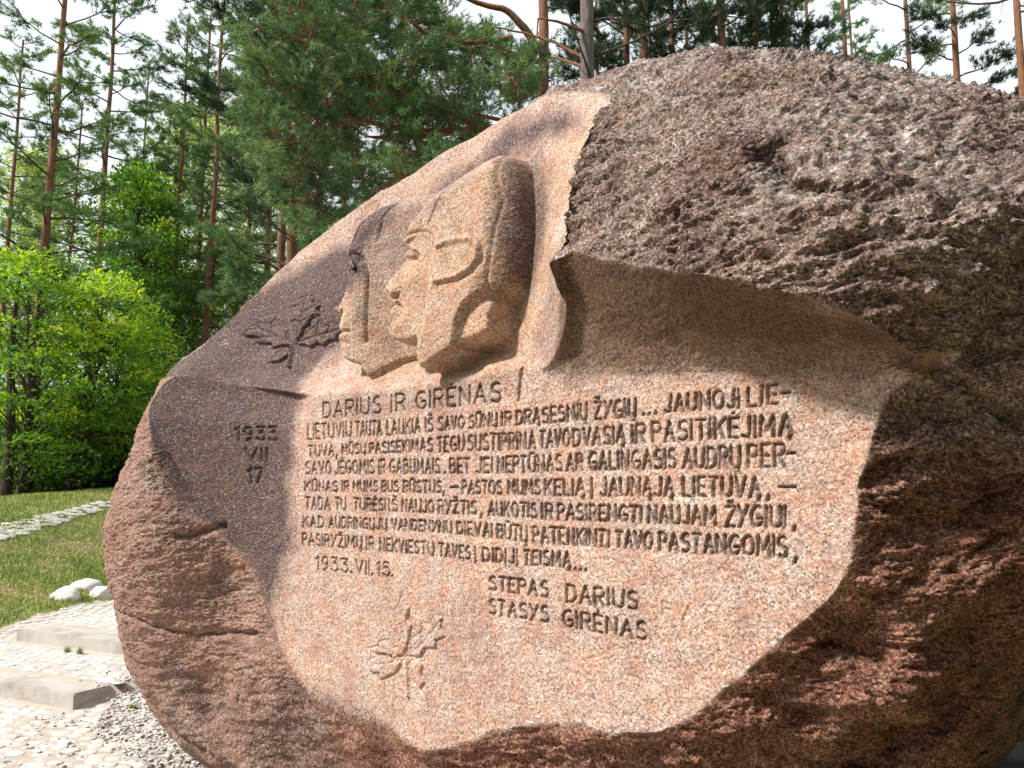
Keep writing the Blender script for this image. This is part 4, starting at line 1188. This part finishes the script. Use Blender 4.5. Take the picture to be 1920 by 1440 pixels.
def bark(name, lo, hi, z0_, z1_):
    m_, n_, b_ = mat(name)
    tc_ = n_.nodes.new('ShaderNodeTexCoord'); sx = n_.nodes.new('ShaderNodeSeparateXYZ'); n_.links.new(tc_.outputs['Object'], sx.inputs[0])
    mp = n_.nodes.new('ShaderNodeMapRange'); mp.inputs[1].default_value = z0_; mp.inputs[2].default_value = z1_; n_.links.new(sx.outputs[2], mp.inputs[0])
    x_ = n_.nodes.new('ShaderNodeTexNoise'); x_.inputs['Scale'].default_value = 9; x_.inputs['Detail'].default_value = 6; x_.inputs['Roughness'].default_value = .7
    sc_ = n_.nodes.new('ShaderNodeMapping'); sc_.inputs['Scale'].default_value = (2, 2, .5); n_.links.new(tc_.outputs['Object'], sc_.inputs[0]); n_.links.new(sc_.outputs[0], x_.inputs['Vector'])
    c1_ = n_.nodes.new('ShaderNodeMixRGB'); c1_.inputs[1].default_value = (*lo, 1); c1_.inputs[2].default_value = (*hi, 1); n_.links.new(mp.outputs[0], c1_.inputs[0])
    r2 = n_.nodes.new('ShaderNodeValToRGB'); r2.color_ramp.elements[0].position = .35; r2.color_ramp.elements[0].color = (.35, .32, .3, 1); r2.color_ramp.elements[1].position = .62
    n_.links.new(x_.outputs['Fac'], r2.inputs[0])
    mu = n_.nodes.new('ShaderNodeMixRGB'); mu.blend_type = 'MULTIPLY'; mu.inputs[0].default_value = .85
    n_.links.new(c1_.outputs[0], mu.inputs[1]); n_.links.new(r2.outputs[0], mu.inputs[2]); n_.links.new(mu.outputs[0], b_.inputs['Base Color'])
    bp_ = n_.nodes.new('ShaderNodeBump'); bp_.inputs['Strength'].default_value = .8; bp_.inputs['Distance'].default_value = .03
    n_.links.new(x_.outputs['Fac'], bp_.inputs['Height']); n_.links.new(bp_.outputs[0], b_.inputs['Normal'])
    b_.inputs['Roughness'].default_value = .9
    return m_
M_PBARK = bark('pine_bark', (.12, .075, .058), (.27, .125, .065), 2, 10)
M_GBARK = bark('grey_bark', (.15, .125, .115), (.19, .16, .15), 0, 12)
M_DBARK = bark('dark_bark', (.06, .045, .035), (.10, .075, .055), 0, 9)
M_LIMB = bark('limb_bark', (.17, .09, .06), (.30, .14, .075), 0, 9)

class TB:
    """collects tubes"""
    def __init__(self): self.V = []; self.F = []; self.n = 0
    def tube(self, P, Rr, k=5):
        P = np.asarray(P, float); Rr = np.asarray(Rr, float)
        T = np.gradient(P, axis=0); T /= np.linalg.norm(T, axis=1)[:, None] + 1e-9
        ref = np.array([0, 0, 1.]) if abs(T[0, 2]) < .8 else np.array([1., 0, 0])
        A = np.cross(T, ref); A /= np.linalg.norm(A, axis=1)[:, None] + 1e-9
        B = np.cross(T, A)
        a = np.arange(k) * 2 * math.pi / k
        ring = P[:, None, :] + Rr[:, None, None] * (np.cos(a)[None, :, None] * A[:, None, :] + np.sin(a)[None, :, None] * B[:, None, :])
        m_ = len(P)
        self.V.append(ring.reshape(-1, 3))
        i = np.arange(m_ - 1)[:, None] * k; j = np.arange(k)[None, :]
        q = np.stack([i + j, i + (j + 1) % k, i + k + (j + 1) % k, i + k + j], -1).reshape(-1, 4)
        self.F.append(q + self.n); self.n += m_ * k
    def mesh(self, name, m_):
        return mesh_np(name, np.concatenate(self.V), np.concatenate(self.F), True, [m_])

def needle_mesh(name, P, D, rad, nn, wid, m_, g, tint=None):
    """bunches of needles at P pointing along D"""
    T = len(P)
    D = D / (np.linalg.norm(D, axis=1)[:, None] + 1e-9)
    dv = g.normal(size=(T, nn, 3)); dv /= np.linalg.norm(dv, axis=2)[..., None]
    dv = dv * .85 + D[:, None, :] * .75
    dv /= np.linalg.norm(dv, axis=2)[..., None]
    sd_ = np.cross(dv, g.normal(size=(T, nn, 3))); sd_ /= np.linalg.norm(sd_, axis=2)[..., None] + 1e-9
    Ln = rad * g.uniform(.65, 1.15, (T, nn, 1))
    root_ = P[:, None, :] + D[:, None, :] * g.uniform(-.6, .3, (T, nn, 1)) * rad
    V = np.stack([root_ - sd_ * wid, root_ + sd_ * wid, root_ + dv * Ln], 2).reshape(-1, 3)
    me = mesh_np(name, V, np.arange(T * nn * 3).reshape(-1, 3), False, [m_])
    v = (.5 + g.normal(0, .17, T)) if tint is None else tint + g.normal(0, .12, T)
    v = np.clip(np.repeat(v, nn) + g.normal(0, .05, T * nn), 0, 1)
    at = me.attributes.new('v', 'FLOAT', 'POINT'); at.data.foreach_set('value', np.repeat(v, 3).astype(np.float32))
    return me
def leaf_mesh(name, P, size, m_, g, tint, flat=.6):
    T = len(P)
    nrm = g.normal(size=(T, 3)) * (1 - flat) + np.array([0, 0, 1]) * flat
    nrm /= np.linalg.norm(nrm, axis=1)[:, None]
    a = np.cross(nrm, g.normal(size=(T, 3))); a /= np.linalg.norm(a, axis=1)[:, None]
    b2 = np.cross(nrm, a)
    sz = size * g.uniform(.6, 1.25, (T, 1))
    c = P
    V = np.stack([c - a * sz, c + b2 * sz * .55 - nrm * sz * .15, c + a * sz, c - b2 * sz * .55 - nrm * sz * .15], 1).reshape(-1, 3)
    q = np.arange(T * 4).reshape(-1, 4)
    tri = np.concatenate([q[:, [0, 1, 2]], q[:, [0, 2, 3]]])
    me = mesh_np(name, V, tri, False, [m_])
    v = np.clip(tint + g.normal(0, .10, T), 0, 1)
    at = me.attributes.new('v', 'FLOAT', 'POINT'); at.data.foreach_set('value', np.repeat(v, 4).astype(np.float32))
    return me

def limb_path(g, p0, az, L_, rise, nseg=6, curl=.25):
    P = [np.array(p0, float)]
    d_ = np.array([math.cos(az) * math.cos(rise), math.sin(az) * math.cos(rise), math.sin(rise)])
    for i in range(nseg):
        d_ = d_ + g.normal(0, curl * .5, 3); d_[2] += .03
        d_ /= np.linalg.norm(d_)
        P.append(P[-1] + d_ * L_ / nseg)
    return np.array(P)
def make_pine(seed, Ht, lo, r0, nl, Lm, tr=.135, nn=17, wid=.0085, dead=8, nmat=None, hi=None, lean=.3, dens=1.0, bark_m=None):
    g = np.random.default_rng(seed)
    hi = hi or Ht
    zs = np.linspace(-.4, Ht, 14)
    wx = np.cumsum(g.normal(0, .07, 14)) * lean; wy = np.cumsum(g.normal(0, .07, 14)) * lean
    wx -= wx[0]; wy -= wy[0]
    tr_ = TB(); rad = r0 * (1 - .72 * (zs + .4) / Ht); rad[0] *= 1.25
    tp = np.stack([wx, wy, zs], 1)
    tr_.tube(tp, rad, 9)
    br = TB(); TP, TD, TT = [], [], []
    def tpos(z): return np.array([np.interp(z, zs, wx), np.interp(z, zs, wy), z])
    for i in range(dead):
        z = g.uniform(lo * .45, lo * 1.1)
        P = limb_path(g, tpos(z), g.uniform(0, 6.28), g.uniform(.5, Lm * .9), g.uniform(-.25, .35), 5, .4)
        br.tube(P, np.linspace(.025, .006, len(P)), 4)
        for _ in range(2):
            j = g.integers(1, len(P) - 1)
            Q_ = limb_path(g, P[j], g.uniform(0, 6.28), g.uniform(.3, .8), g.uniform(-.3, .4), 3, .4)
            br.tube(Q_, np.linspace(.010, .004, len(Q_)), 3)
    for i in range(nl):
        f_ = (i + g.uniform(0, 1)) / nl
        z = lo + (hi - lo) * f_
        L_ = Lm * (1 - .62 * f_ ** 1.3) * g.uniform(.55, 1.2)
        az = i * 2.4 + g.uniform(-.5, .5)
        P = limb_path(g, tpos(z), az, L_, g.uniform(-.12, .30) + .35 * f_, 6, .3)
        rl = .018 + .022 * L_ / Lm
        br.tube(P, np.linspace(rl, .008, len(P)), 4)
        nt_ = int(9 * L_ * dens + 3)
        for j in range(nt_):
            u_ = g.uniform(.28, 1) ** .8 * (len(P) - 1.01)
            k = int(u_); p = P[k] + (P[k + 1] - P[k]) * (u_ - k)
            tl = g.uniform(.25, .7) * (1.1 - .4 * u_ / len(P))
            a2 = az + g.choice([-1, 1]) * g.uniform(.3, 1.3)
            Q_ = limb_path(g, p, a2, tl, g.uniform(-.05, .45), 3, .3)
            br.tube(Q_, np.linspace(.009, .004, len(Q_)), 3)
            tn = g.normal(.5, .12)
            for m__ in range(4):
                uu = g.uniform(.35, 1) * (len(Q_) - 1.01); kk = int(uu)
                TP.append(Q_[kk] + (Q_[kk + 1] - Q_[kk]) * (uu - kk) + g.normal(0, .05, 3))
                TD.append(Q_[-1] - Q_[0] + np.array([0, 0, .25 * tl])); TT.append(tn)
    me_f = needle_mesh('crown', np.array(TP), np.array(TD), tr, nn, wid, nmat or M_NEED, g, np.array(TT))
    return [('trunk', tr_.mesh('trunk', bark_m or M_PBARK)), ('branches', br.mesh('branches', M_DBARK)), ('crown', me_f)]
def make_leafy(seed, Ht, lo, r0, Rx, ncl, npc, size, m_, bark_m=None, clr=.5, flatc=.35, ftint=.5):
    g = np.random.default_rng(seed)
    tr_ = TB(); zs = np.linspace(-.3, Ht * .92, 9)
    wx = np.cumsum(g.normal(0, .09, 9)); wy = np.cumsum(g.normal(0, .09, 9)); wx -= wx[0]; wy -= wy[0]
    tr_.tube(np.stack([wx, wy, zs], 1), r0 * (1 - .85 * (zs + .3) / Ht), 7)
    br = TB(); LP, LT = [], []
    for i in range(ncl):
        f_ = g.uniform(0, 1) ** .8
        z = lo + (Ht - lo) * f_
        rr = Rx * math.sin(math.pi * min(.12 + f_ * .85, 1)) ** .6 * g.uniform(.25, 1) ** .6
        az = g.uniform(0, 6.28)
        c = np.array([np.interp(z, zs, wx) + rr * math.cos(az), np.interp(z, zs, wy) + rr * math.sin(az), z])
        zb_ = max(lo * .6, z - rr * .8)
        b0 = np.array([np.interp(zb_, zs, wx), np.interp(zb_, zs, wy), zb_])
        mid = (b0 + c) / 2 + np.array([0, 0, .12 * rr]) + g.normal(0, .08, 3)
        br.tube(np.array([b0, mid, c]), [.006 + .012 * rr, .010, .004], 4)
        m2 = int(npc * g.uniform(.6, 1.3))
        q = g.normal(size=(m2, 3)) * np.array([clr, clr, clr * flatc])
        q[:, 2] -= .18 * (q[:, 0] ** 2 + q[:, 1] ** 2) / clr
        LP.append(c + q)
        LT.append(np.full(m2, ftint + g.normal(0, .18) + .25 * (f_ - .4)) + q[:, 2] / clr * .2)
    return [('trunk', tr_.mesh('trunk', bark_m or M_DBARK)), ('branches', br.mesh('branches', M_DBARK)), ('crown', leaf_mesh('crown', np.concatenate(LP), size, m_, g, np.concatenate(LT)))]
def x915(x, y): return x + (x - 960) * (915 - y) / (y + 10800)
def plant(name, parts, x, D, y=915, label=None, cat='tree', group=None, rz=0, sc=1.0, sz=1.0, hide=()):
    xb = x915(x, y)
    p = at_dist(xb, 915, D)
    z = gz(p[0], p[1])
    r_ = obj(name, None, loc=(p[0], p[1], z - .05), label=label, cat=cat, group=group)
    r_.rotation_euler = (0, 0, rz); r_.scale = (sc, sc, sz)
    for nm, me in parts:
        if nm in hide: continue
        obj(nm, me, r_)
    return r_
PA = make_pine(1, 20, 6.0, .15, 40, 2.9, dead=16)
PB = make_pine(2, 21, 7.0, .14, 42, 2.7, dead=12)
PC = make_pine(3, 19, 6.0, .13, 42, 2.3, dead=12)
PD = make_pine(4, 21, 4.5, .15, 42, 2.3, dead=6, dens=1.2)
PE = make_pine(5, 23, 14.5, .16, 22, 2.3, dead=8)
PF = make_pine(6, 20, 8.0, .17, 50, 3.0, dead=10, nmat=M_NEED2, dens=1.3)
PG_ = make_pine(8, 22, 8.0, .17, 26, 2.6, dead=6, nmat=M_NEED2, hi=16.0, dens=1.9)
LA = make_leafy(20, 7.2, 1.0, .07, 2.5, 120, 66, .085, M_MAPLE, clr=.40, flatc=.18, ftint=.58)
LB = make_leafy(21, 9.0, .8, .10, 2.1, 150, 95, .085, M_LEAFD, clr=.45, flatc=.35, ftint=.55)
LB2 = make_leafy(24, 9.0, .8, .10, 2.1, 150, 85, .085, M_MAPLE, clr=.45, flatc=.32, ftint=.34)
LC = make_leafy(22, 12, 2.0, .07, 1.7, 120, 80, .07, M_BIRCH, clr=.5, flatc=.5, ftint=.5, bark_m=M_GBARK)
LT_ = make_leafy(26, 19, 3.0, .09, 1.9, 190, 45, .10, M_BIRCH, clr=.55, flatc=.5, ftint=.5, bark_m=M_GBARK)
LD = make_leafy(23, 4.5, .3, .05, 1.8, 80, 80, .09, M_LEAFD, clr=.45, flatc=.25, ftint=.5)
gp = 'tall pines behind the boulder'
gl = 'tall pines on the left'
# left pines
for parts, x, y, D, sc, rz, lab in [
    (PA, 88, 390, 24, 1.25, .4, 'tall pine with bare crooked side branches nearest the left edge'),
    (PB, 190, 420, 29, 1.2, 2.0, 'tall pine with an orange trunk second from the left edge'),
    (PC, 340, 400, 30, 1.05, 1.0, 'slim distant pine left of the middle gap of sky'),
    (PA, 378, 400, 31, 1.0, 3.6, 'slim dark trunked pine with flat dense boughs in the left wood'),
    (PC, 392, 420, 27, 1.15, 4.4, 'pine with a dark red trunk rising beside the slim pines'),
    (PB, 466, 450, 32, 1.0, 5.0, 'thin pale trunked pine just left of the big pine boughs'),
    (PD, 502, 480, 30, 1.0, .2, 'thin pine standing in front of the left end of the boulder top'),
    (PD, 530, 420, 20, 1.0, 2.6, 'pine with a mossy orange trunk under the big boughs'),
    (PA, 565, 450, 27, .95, 5.3, 'pine trunk half hidden under the big boughs'),
    (PC, 605, 400, 29, 1.0, .9, 'pine trunk deep under the big boughs'),
    (PC, 140, 420, 36, 1.0, .1, 'thin distant pine between the two tallest left trunks'),
    (PB, 262, 420, 36, .9, 3.0, 'distant pine behind the bright green tree'),
    (PA, 305, 420, 38, .95, 1.9, 'farthest thin pine in the left wood'),
    (PC, 20, 420, 31, 1.1, 2.2, 'pale distant pine at the left edge of the wood'),
    (PD, 645, 380, 24, 1.0, 4.0, 'dense pine behind the tops of the carved heads'),
    (PF, 560, 300, 17, .95, 1.2, 'dense bushy pine at the left of the big boughs')]:
    plant('pine_tree', parts, x, D, y, lab, group=gl, rz=rz, sc=sc)
for parts, x, y, D, sc, rz, lab in [
    (PF, 1177, 60, 19, .9, 1, 'dark reddish pine trunk right of the grey trunk'),
    (PF, 1215, 60, 18, 1.0, 2.1, 'stout orange pine trunk right of the grey trunk'),
    (PE, 1254, 60, 23, 1.0, .6, 'slim orange pine trunk leaning by the crest'),
    (PG_, 1345, 60, 19, 1.05, 3.1, 'dark forked looking pine behind the crest of the boulder'),
    (PF, 1414, 60, 22, 1.0, 4.1, 'dark pine trunk just right of the crest'),
    (PE, 1450, 60, 25, .8, 5.1, 'thin dark pine trunk in a close pair behind the crest'),
    (PF, 1464, 60, 24, .95, .3, 'stouter dark pine trunk in a close pair behind the crest'),
    (PE, 1510, 60, 27, .9, 1.5, 'slender pine trunk right of the close pair'),
    (PG_, 1580, 60, 27, 1.0, 2.5, 'brown pine trunk left of the bright gap of sky'),
    (PE, 1597, 60, 31, .85, 3.5, 'very thin pine trunk at the edge of the bright gap of sky'),
    (PE, 1706, 60, 26, 1.0, 4.5, 'lone pine trunk in the bright gap of sky'),
    (PG_, 1794, 60, 22, 1.0, 5.5, 'orange pine trunk with low dark boughs at the right'),
    (PE, 1909, 60, 20, 1.0, 5.9, 'red brown pine trunk at the right edge'),
    (PF, 1290, 60, 26, .9, 2.9, 'pine with dark boughs filling the gap left of the crest'),
    (PF, 1120, 60, 27, .95, 3.9, 'pine hidden behind the grey trunk')]:
    plant('pine_tree', parts, x, D, y, lab, group=gp, rz=rz, sc=sc)
PT = make_pine(9, 22, 11.5, .17, 16, 2.4, dead=7, bark_m=M_GBARK)
plant('pine_tree', PT, 1104, 12.5, 60, 'thick grey barked trunk rising straight behind the boulder', group=gp, rz=1.0)

# broadleaved trees at the left
for nm, parts, x, D, sc, sz, rz, lab in [
    ('maple_tree', LA, 30, 21, .85, .95, 0, 'bright yellow green young maple at the left edge'),
    ('maple_tree', LA, 150, 22, .85, .88, 2, 'bright yellow green maple with layered sprays beside the first one'),
    ('broadleaf_tree', LB2, 240, 27, 1.0, 1.28, 1, 'tall rounded bright green tree in front of the pines'),
    ('broadleaf_tree', LB, 325, 31, .75, 1.0, 3, 'deep green tree just left of the end of the boulder'),
    ('maple_tree', LA, 225, 24, .9, .75, 4, 'low bright maple spray reaching toward the left end of the boulder'),
    ('broadleaf_tree', LC, 430, 30, .9, .85, 0, 'light grey green sapling beyond the left shoulder of the boulder'),
    ('broadleaf_tree', LC, 500, 34, .8, .8, 2, 'thin pale leaved sapling near the mossy pine trunk'),
    ('birch_tree', LT_, 300, 37, 1.0, 1.0, 1, 'tall airy pale green birch left of the slim pines'),
    ('birch_tree', LT_, 352, 40, 1.0, 1.1, 2, 'tall airy birch among the slim pines'),
    ('birch_tree', LT_, 432, 36, .95, .95, 3, 'tall airy birch right of the dark red pine trunk'),
    ('birch_tree', LT_, 478, 41, .9, 1.0, 4, 'tall thin birch just left of the big pine boughs'),
    ('birch_tree', LT_, 62, 38, 1.1, .9, 5, 'pale birch behind the crooked left pine'),
    ('birch_tree', LT_, -5, 36, 1.1, .85, 0, 'pale yellowish birch cut by the left edge'),
    ('birch_tree', LT_, 225, 42, 1.1, .95, 2.5, 'pale birch behind the rounded bright green tree'),
    ('broadleaf_tree', LC, 375, 36, .9, 1.0, 4, 'pale loose tree among the slim pine trunks'),
    ('broadleaf_tree', LC, 20, 33, 1.0, 1.1, 5, 'pale loose tree behind the left maple'),
    ('broadleaf_tree', LD, 80, 24, .9, .8, 1, 'low dark leafy tree at the crest of the grass'),
    ('broadleaf_tree', LD, 195, 25, .9, .75, 4, 'low deep green leafy tree behind the left end of the boulder'),
    ('broadleaf_tree', LD, 270, 27, .9, .8, 2, 'dark leafy understorey tree against the boulder edge'),
    ('broadleaf_tree', LD, 10, 26, 1.0, .9, 3, 'dark leafy understorey tree at the left edge')]:
    plant(nm, parts, x, D, 915, lab, group={'broadleaf_tree': 'leafy trees along the edge of the wood', 'birch_tree': 'tall pale birches among the pines', 'maple_tree': 'young maples at the left'}[nm], rz=rz, sc=sc, sz=sz)
# dark stems at the left
TS = TB(); zs = np.linspace(-.3, 6.5, 8); TS.tube(np.stack([.05 * np.sin(zs), .04 * np.cos(zs * .7), zs], 1), .15 * (1 - .12 * zs), 8)
TSm = TS.mesh('tree_trunk', M_DBARK)
for i, (x, D) in enumerate([(8, 21), (40, 21.5), (52, 23), (130, 23), (245, 25)]):
    p = at_dist(x, 915, D)
    o = obj('tree_trunk', TSm, loc=(p[0], p[1], gz(p[0], p[1])), label=['dark trunk at the very left edge above the grass', 'dark leaning trunk left of a close neighbour', 'dark trunk close behind the leaning one', 'slim dark trunk beneath the maples', 'slim dark trunk beside the end of the boulder'][i], cat='tree', group='dark bare stems beneath the leaves')
    o.rotation_euler = (rng.uniform(-.03, .03), rng.uniform(-.05, .05), i); o.scale = ((1.1, 1.1, 1), (1, 1, 1), (1.1, 1.1, 1), (.5, .5, 1), (.5, .5, .9))[i]
# undergrowth and the far wood, one mass
g = np.random.default_rng(77)
nU = 1500
Du = g.uniform(24, 50, nU); xu = g.uniform(-.78, -.1, nU) * Du
zu = np.abs(g.normal(0, 1, nU)) * 1.1 + .2
LPu, LTu = [], []
for i in range(nU):
    q = g.normal(size=(37, 3)) * np.array([.9, .9, .45])
    LPu.append(np.array([xu[i], Du[i], 2.0 + zu[i] * (1 + (Du[i] - 24) * .03)]) + q); LTu.append(np.full(37, .32 + g.normal(0, .14)))
me = leaf_mesh('undergrowth', np.concatenate(LPu), .15, M_LEAFD, g, np.concatenate(LTu))
obj('undergrowth', me, kind='stuff')

g = np.random.default_rng(99)  # unseen leaf mass behind the camera, added to cut sky light on the scoop
LPs, LTs = [], []
for i in range(1500):
    a_ = g.uniform(math.pi * 1.2, math.pi * 2.12); r_ = g.uniform(19, 30)
    c_ = np.array([r_ * math.cos(a_), r_ * math.sin(a_), .3 + g.uniform(0, 1) * 19])
    LPs.append(c_ + g.normal(size=(22, 3)) * np.array([1.1, 1.1, .8])); LTs.append(np.full(22, .4 + g.normal(0, .12)))
obj('unseen_wood', leaf_mesh('unseen_wood', np.concatenate(LPs), .55, M_LEAFD, g, np.concatenate(LTs)), kind='stuff')

# ---- the big spreading pine whose boughs hang over the boulder
g = np.random.default_rng(5)
br = TB(); TP, TD, TT = [], [], []
lim = [
 ([(1018, 190, 13.2), (985, 212, 12.9), (930, 236, 12.6), (860, 243, 12.3), (790, 241, 12.1), (722, 230, 12.0), (664, 219, 11.9), (600, 240, 11.8)], .075),
 ([(900, 240, 12.5), (835, 205, 12.6), (800, 180, 12.7), (740, 172, 12.8), (690, 152, 12.9), (640, 110, 13.0), (590, 40, 13.1), (570, -40, 13.2)], .055),
 ([(950, 228, 12.7), (870, 205, 12.9), (830, 170, 13.1), (812, 130, 13.2), (800, 60, 13.4)], .035),
 ([(870, 245, 12.4), (790, 260, 12.2), (725, 262, 12.0), (690, 258, 11.9)], .045),
 ([(1010, 95, 13.3), (985, 55, 13.2), (950, 20, 13.1), (890, 5, 13.0), (820, -30, 12.9)], .085),
 ([(960, 70, 12.6), (880, 80, 12.4), (800, 62, 12.3), (760, 30, 12.2), (700, -30, 12.1)], .05),
 ([(1098, 110, 12.5), (1040, 80, 12.7), (980, 62, 12.9), (910, 50, 13.0)], .035),
 ([(1090, 125, 12.5), (1040, 108, 12.8), (1000, 120, 13.1)], .03),
 ([(1100, 60, 12.5), (1050, 40, 12.2), (1008, 34, 12.0)], .035),
 ([(700, 40, 13), (660, 35, 12.8), (620, 48, 12.6), (590, 60, 12.5)], .02),
]
limpts = []
for pts, r0 in lim:
    P = np.array([at_dist(x, y, D) for x, y, D in pts])
    tt = np.linspace(0, len(P) - 1, len(P) * 4)
    Pi = np.stack([np.interp(tt, range(len(P)), P[:, c]) for c in range(3)], 1)
    Pi += np.cumsum(g.normal(0, .006, Pi.shape), 0)
    br.tube(Pi, np.linspace(r0, r0 * .3, len(Pi)), 6); limpts.append(Pi)
LPT = np.concatenate(limpts)
reg = [(470, 60), (500, -60), (700, -60), (900, 60), (1040, 100), (1045, 150), (990, 190), (900, 245), (840, 300), (740, 350), (700, 380), (640, 430), (560, 400), (500, 330), (450, 230), (480, 150)]
cl = []
while len(cl) < 520:
    x, y = g.uniform(440, 1050), g.uniform(-80, 430)
    if not inside(reg, np.array([x]), np.array([y]))[0]: continue
    D = g.uniform(11.2, 15.5)
    if pnoise(np.array([[x / 75, y / 60, D / 1.6]]))[0] < -.22: continue
    cl.append((x, y, D))
cl = sorted(cl, key=lambda q: float(((LPT - at_dist(*q)) ** 2).sum(1).min()))
NODES = [q for q in LPT]
for x, y, D in cl:
    c = at_dist(x, y, D)
    NA = np.array(NODES); j = np.argmin(((NA - c) ** 2).sum(1)); p0 = NA[j]
    NODES.append(c)
    dist = np.linalg.norm(c - p0)
    if dist > 2.2:
        p0 = c + (p0 - c) * (1.3 / dist)
    mid = (p0 + c) / 2 + g.normal(0, .06, 3); mid[2] -= .05
    br.tube(np.array([p0, mid, c]), [.014, .010, .006], 4)
    dr = (c - p0) / (np.linalg.norm(c - p0) + 1e-6)
    tn = g.normal(.52, .15)
    for k in range(7):
        d_ = dr * .7 + g.normal(0, .6, 3) * np.array([1, 1, .4]); d_ /= np.linalg.norm(d_)
        e_ = c + d_ * g.uniform(.2, .6) + np.array([0, 0, g.uniform(-.05, .12)])
        br.tube(np.array([c - dr * g.uniform(0, .3), (c + e_) / 2, e_]), [.006, .005, .003], 3)
        for m__ in range(4):
            TP.append(c + (e_ - c) * g.uniform(.3, 1.05) + g.normal(0, .03, 3)); TD.append(d_ + np.array([0, 0, .35])); TT.append(tn + (.5 if g.uniform() < .015 else 0))
big = plant('pine_tree', [], 1015, 13.4, 100, 'wide spreading pine with long red boughs over the carved heads', group=gp)
tk = TB(); zs = np.linspace(-.3, 17, 16); tk.tube(np.stack([.05 * np.sin(zs * .8), .05 * np.cos(zs), zs], 1), .135 * (1 - .035 * zs), 9)
obj('trunk', tk.mesh('trunk', M_PBARK), big)
off = np.array(big.location)
for t_ in (br,):
    t_.V = [v - off for v in t_.V]
obj('branches', br.mesh('branches', M_LIMB), big)
obj('crown', needle_mesh('crown', np.array(TP) - off, np.array(TD), .12, 15, .0066, M_NEED, g, np.array(TT)), big)
tot = 0
for me in bpy.data.meshes:
    tot += sum(1 for _ in ()) + len(me.loops) - 2 * len(me.polygons)
print('unique tris', tot)

# dry pine needles lying on the brow
M_DRY, n_, b_ = mat('dry_needle'); b_.inputs['Base Color'].default_value = (.50, .36, .18, 1); b_.inputs['Roughness'].default_value = .6
for (x, y, ln, lab) in [(1568, 276, .07, 'pair of dry pine needles below the crack on the brow'), (1552, 250, .06, 'dry pine needles just above another pair on the brow'), (1690, 166, .08, 'dry pine needles near the top right of the boulder'),
                        (1535, 124, .06, 'dry pine needles on the top edge of the boulder'), (1785, 162, .09, 'dry pine needles on the far right crest'), (1465, 219, .06, 'dry pine needles left of the crack on the brow'), (1110, 588 - 240, .05, 'dry pine needles beside the dressed band')]:
    d = .2
    for _ in range(25):
        s_, z_ = p2s(x, y, d)
        j = min(max(np.searchsorted(zg, z_), 1), nr - 2); i = min(max(np.searchsorted(sg, s_), 1), nc - 2)
        d = .6 * d + .4 * float((Wd[j, i] - Q) @ N_)
    p = Wd[j, i]; nn_ = nfin[j, i]
    a_ = np.cross(nn_, rng.normal(size=3)); a_ /= np.linalg.norm(a_); b2_ = np.cross(nn_, a_)
    t_ = TB()
    for sgn in (-1, 1):
        P = [p + nn_ * .008 + (a_ * math.cos(sgn * .16 * k) + b2_ * math.sin(sgn * .16 * k)) * ln * k / 3 + nn_ * .004 * k for k in range(4)]
        t_.tube(np.array(P) - p, [.0016] * 4, 4)
    obj('pine_needles', t_.mesh('pine_needles', M_DRY), loc=Vector(p), label=lab, cat='needles', group='dry needles fallen on the boulder')
# weeds at the foot of the farther step
for (x, y, k, lab) in [(127, 1224, 1.0, 'small green weed at the foot of the farther step, left one'), (150, 1228, 1.3, 'taller green weed at the foot of the farther step, right one'), (250, 1322, .8, 'tiny weed at the edge of the gravel by the boulder')]:
    p = at_z(x, y, STEP if y < 1300 else .05); z = gz(p[0], p[1])
    nb2 = 60; aa = rng.uniform(0, 6.28, nb2); rr = rng.uniform(0, .035, nb2); hh = rng.uniform(.03, .09, nb2) * k
    b3 = np.stack([rr * np.cos(aa), rr * np.sin(aa), 0 * aa], 1); o1 = np.stack([-np.sin(aa), np.cos(aa), 0 * aa], 1) * .006
    V_ = np.stack([b3 - o1, b3 + o1, b3 + np.stack([np.cos(aa) * .03, np.sin(aa) * .03, hh], 1)], 1).reshape(-1, 3)
    me = mesh_np('weed', V_, np.arange(nb2 * 3).reshape(-1, 3), False, [M_GR])
    at = me.attributes.new('v', 'FLOAT', 'POINT'); at.data.foreach_set('value', np.full(nb2 * 3, .12, dtype=np.float32))
    obj('weed', me, loc=(p[0], p[1], z + .004), label=lab, cat='weed', group='weeds between the paving')
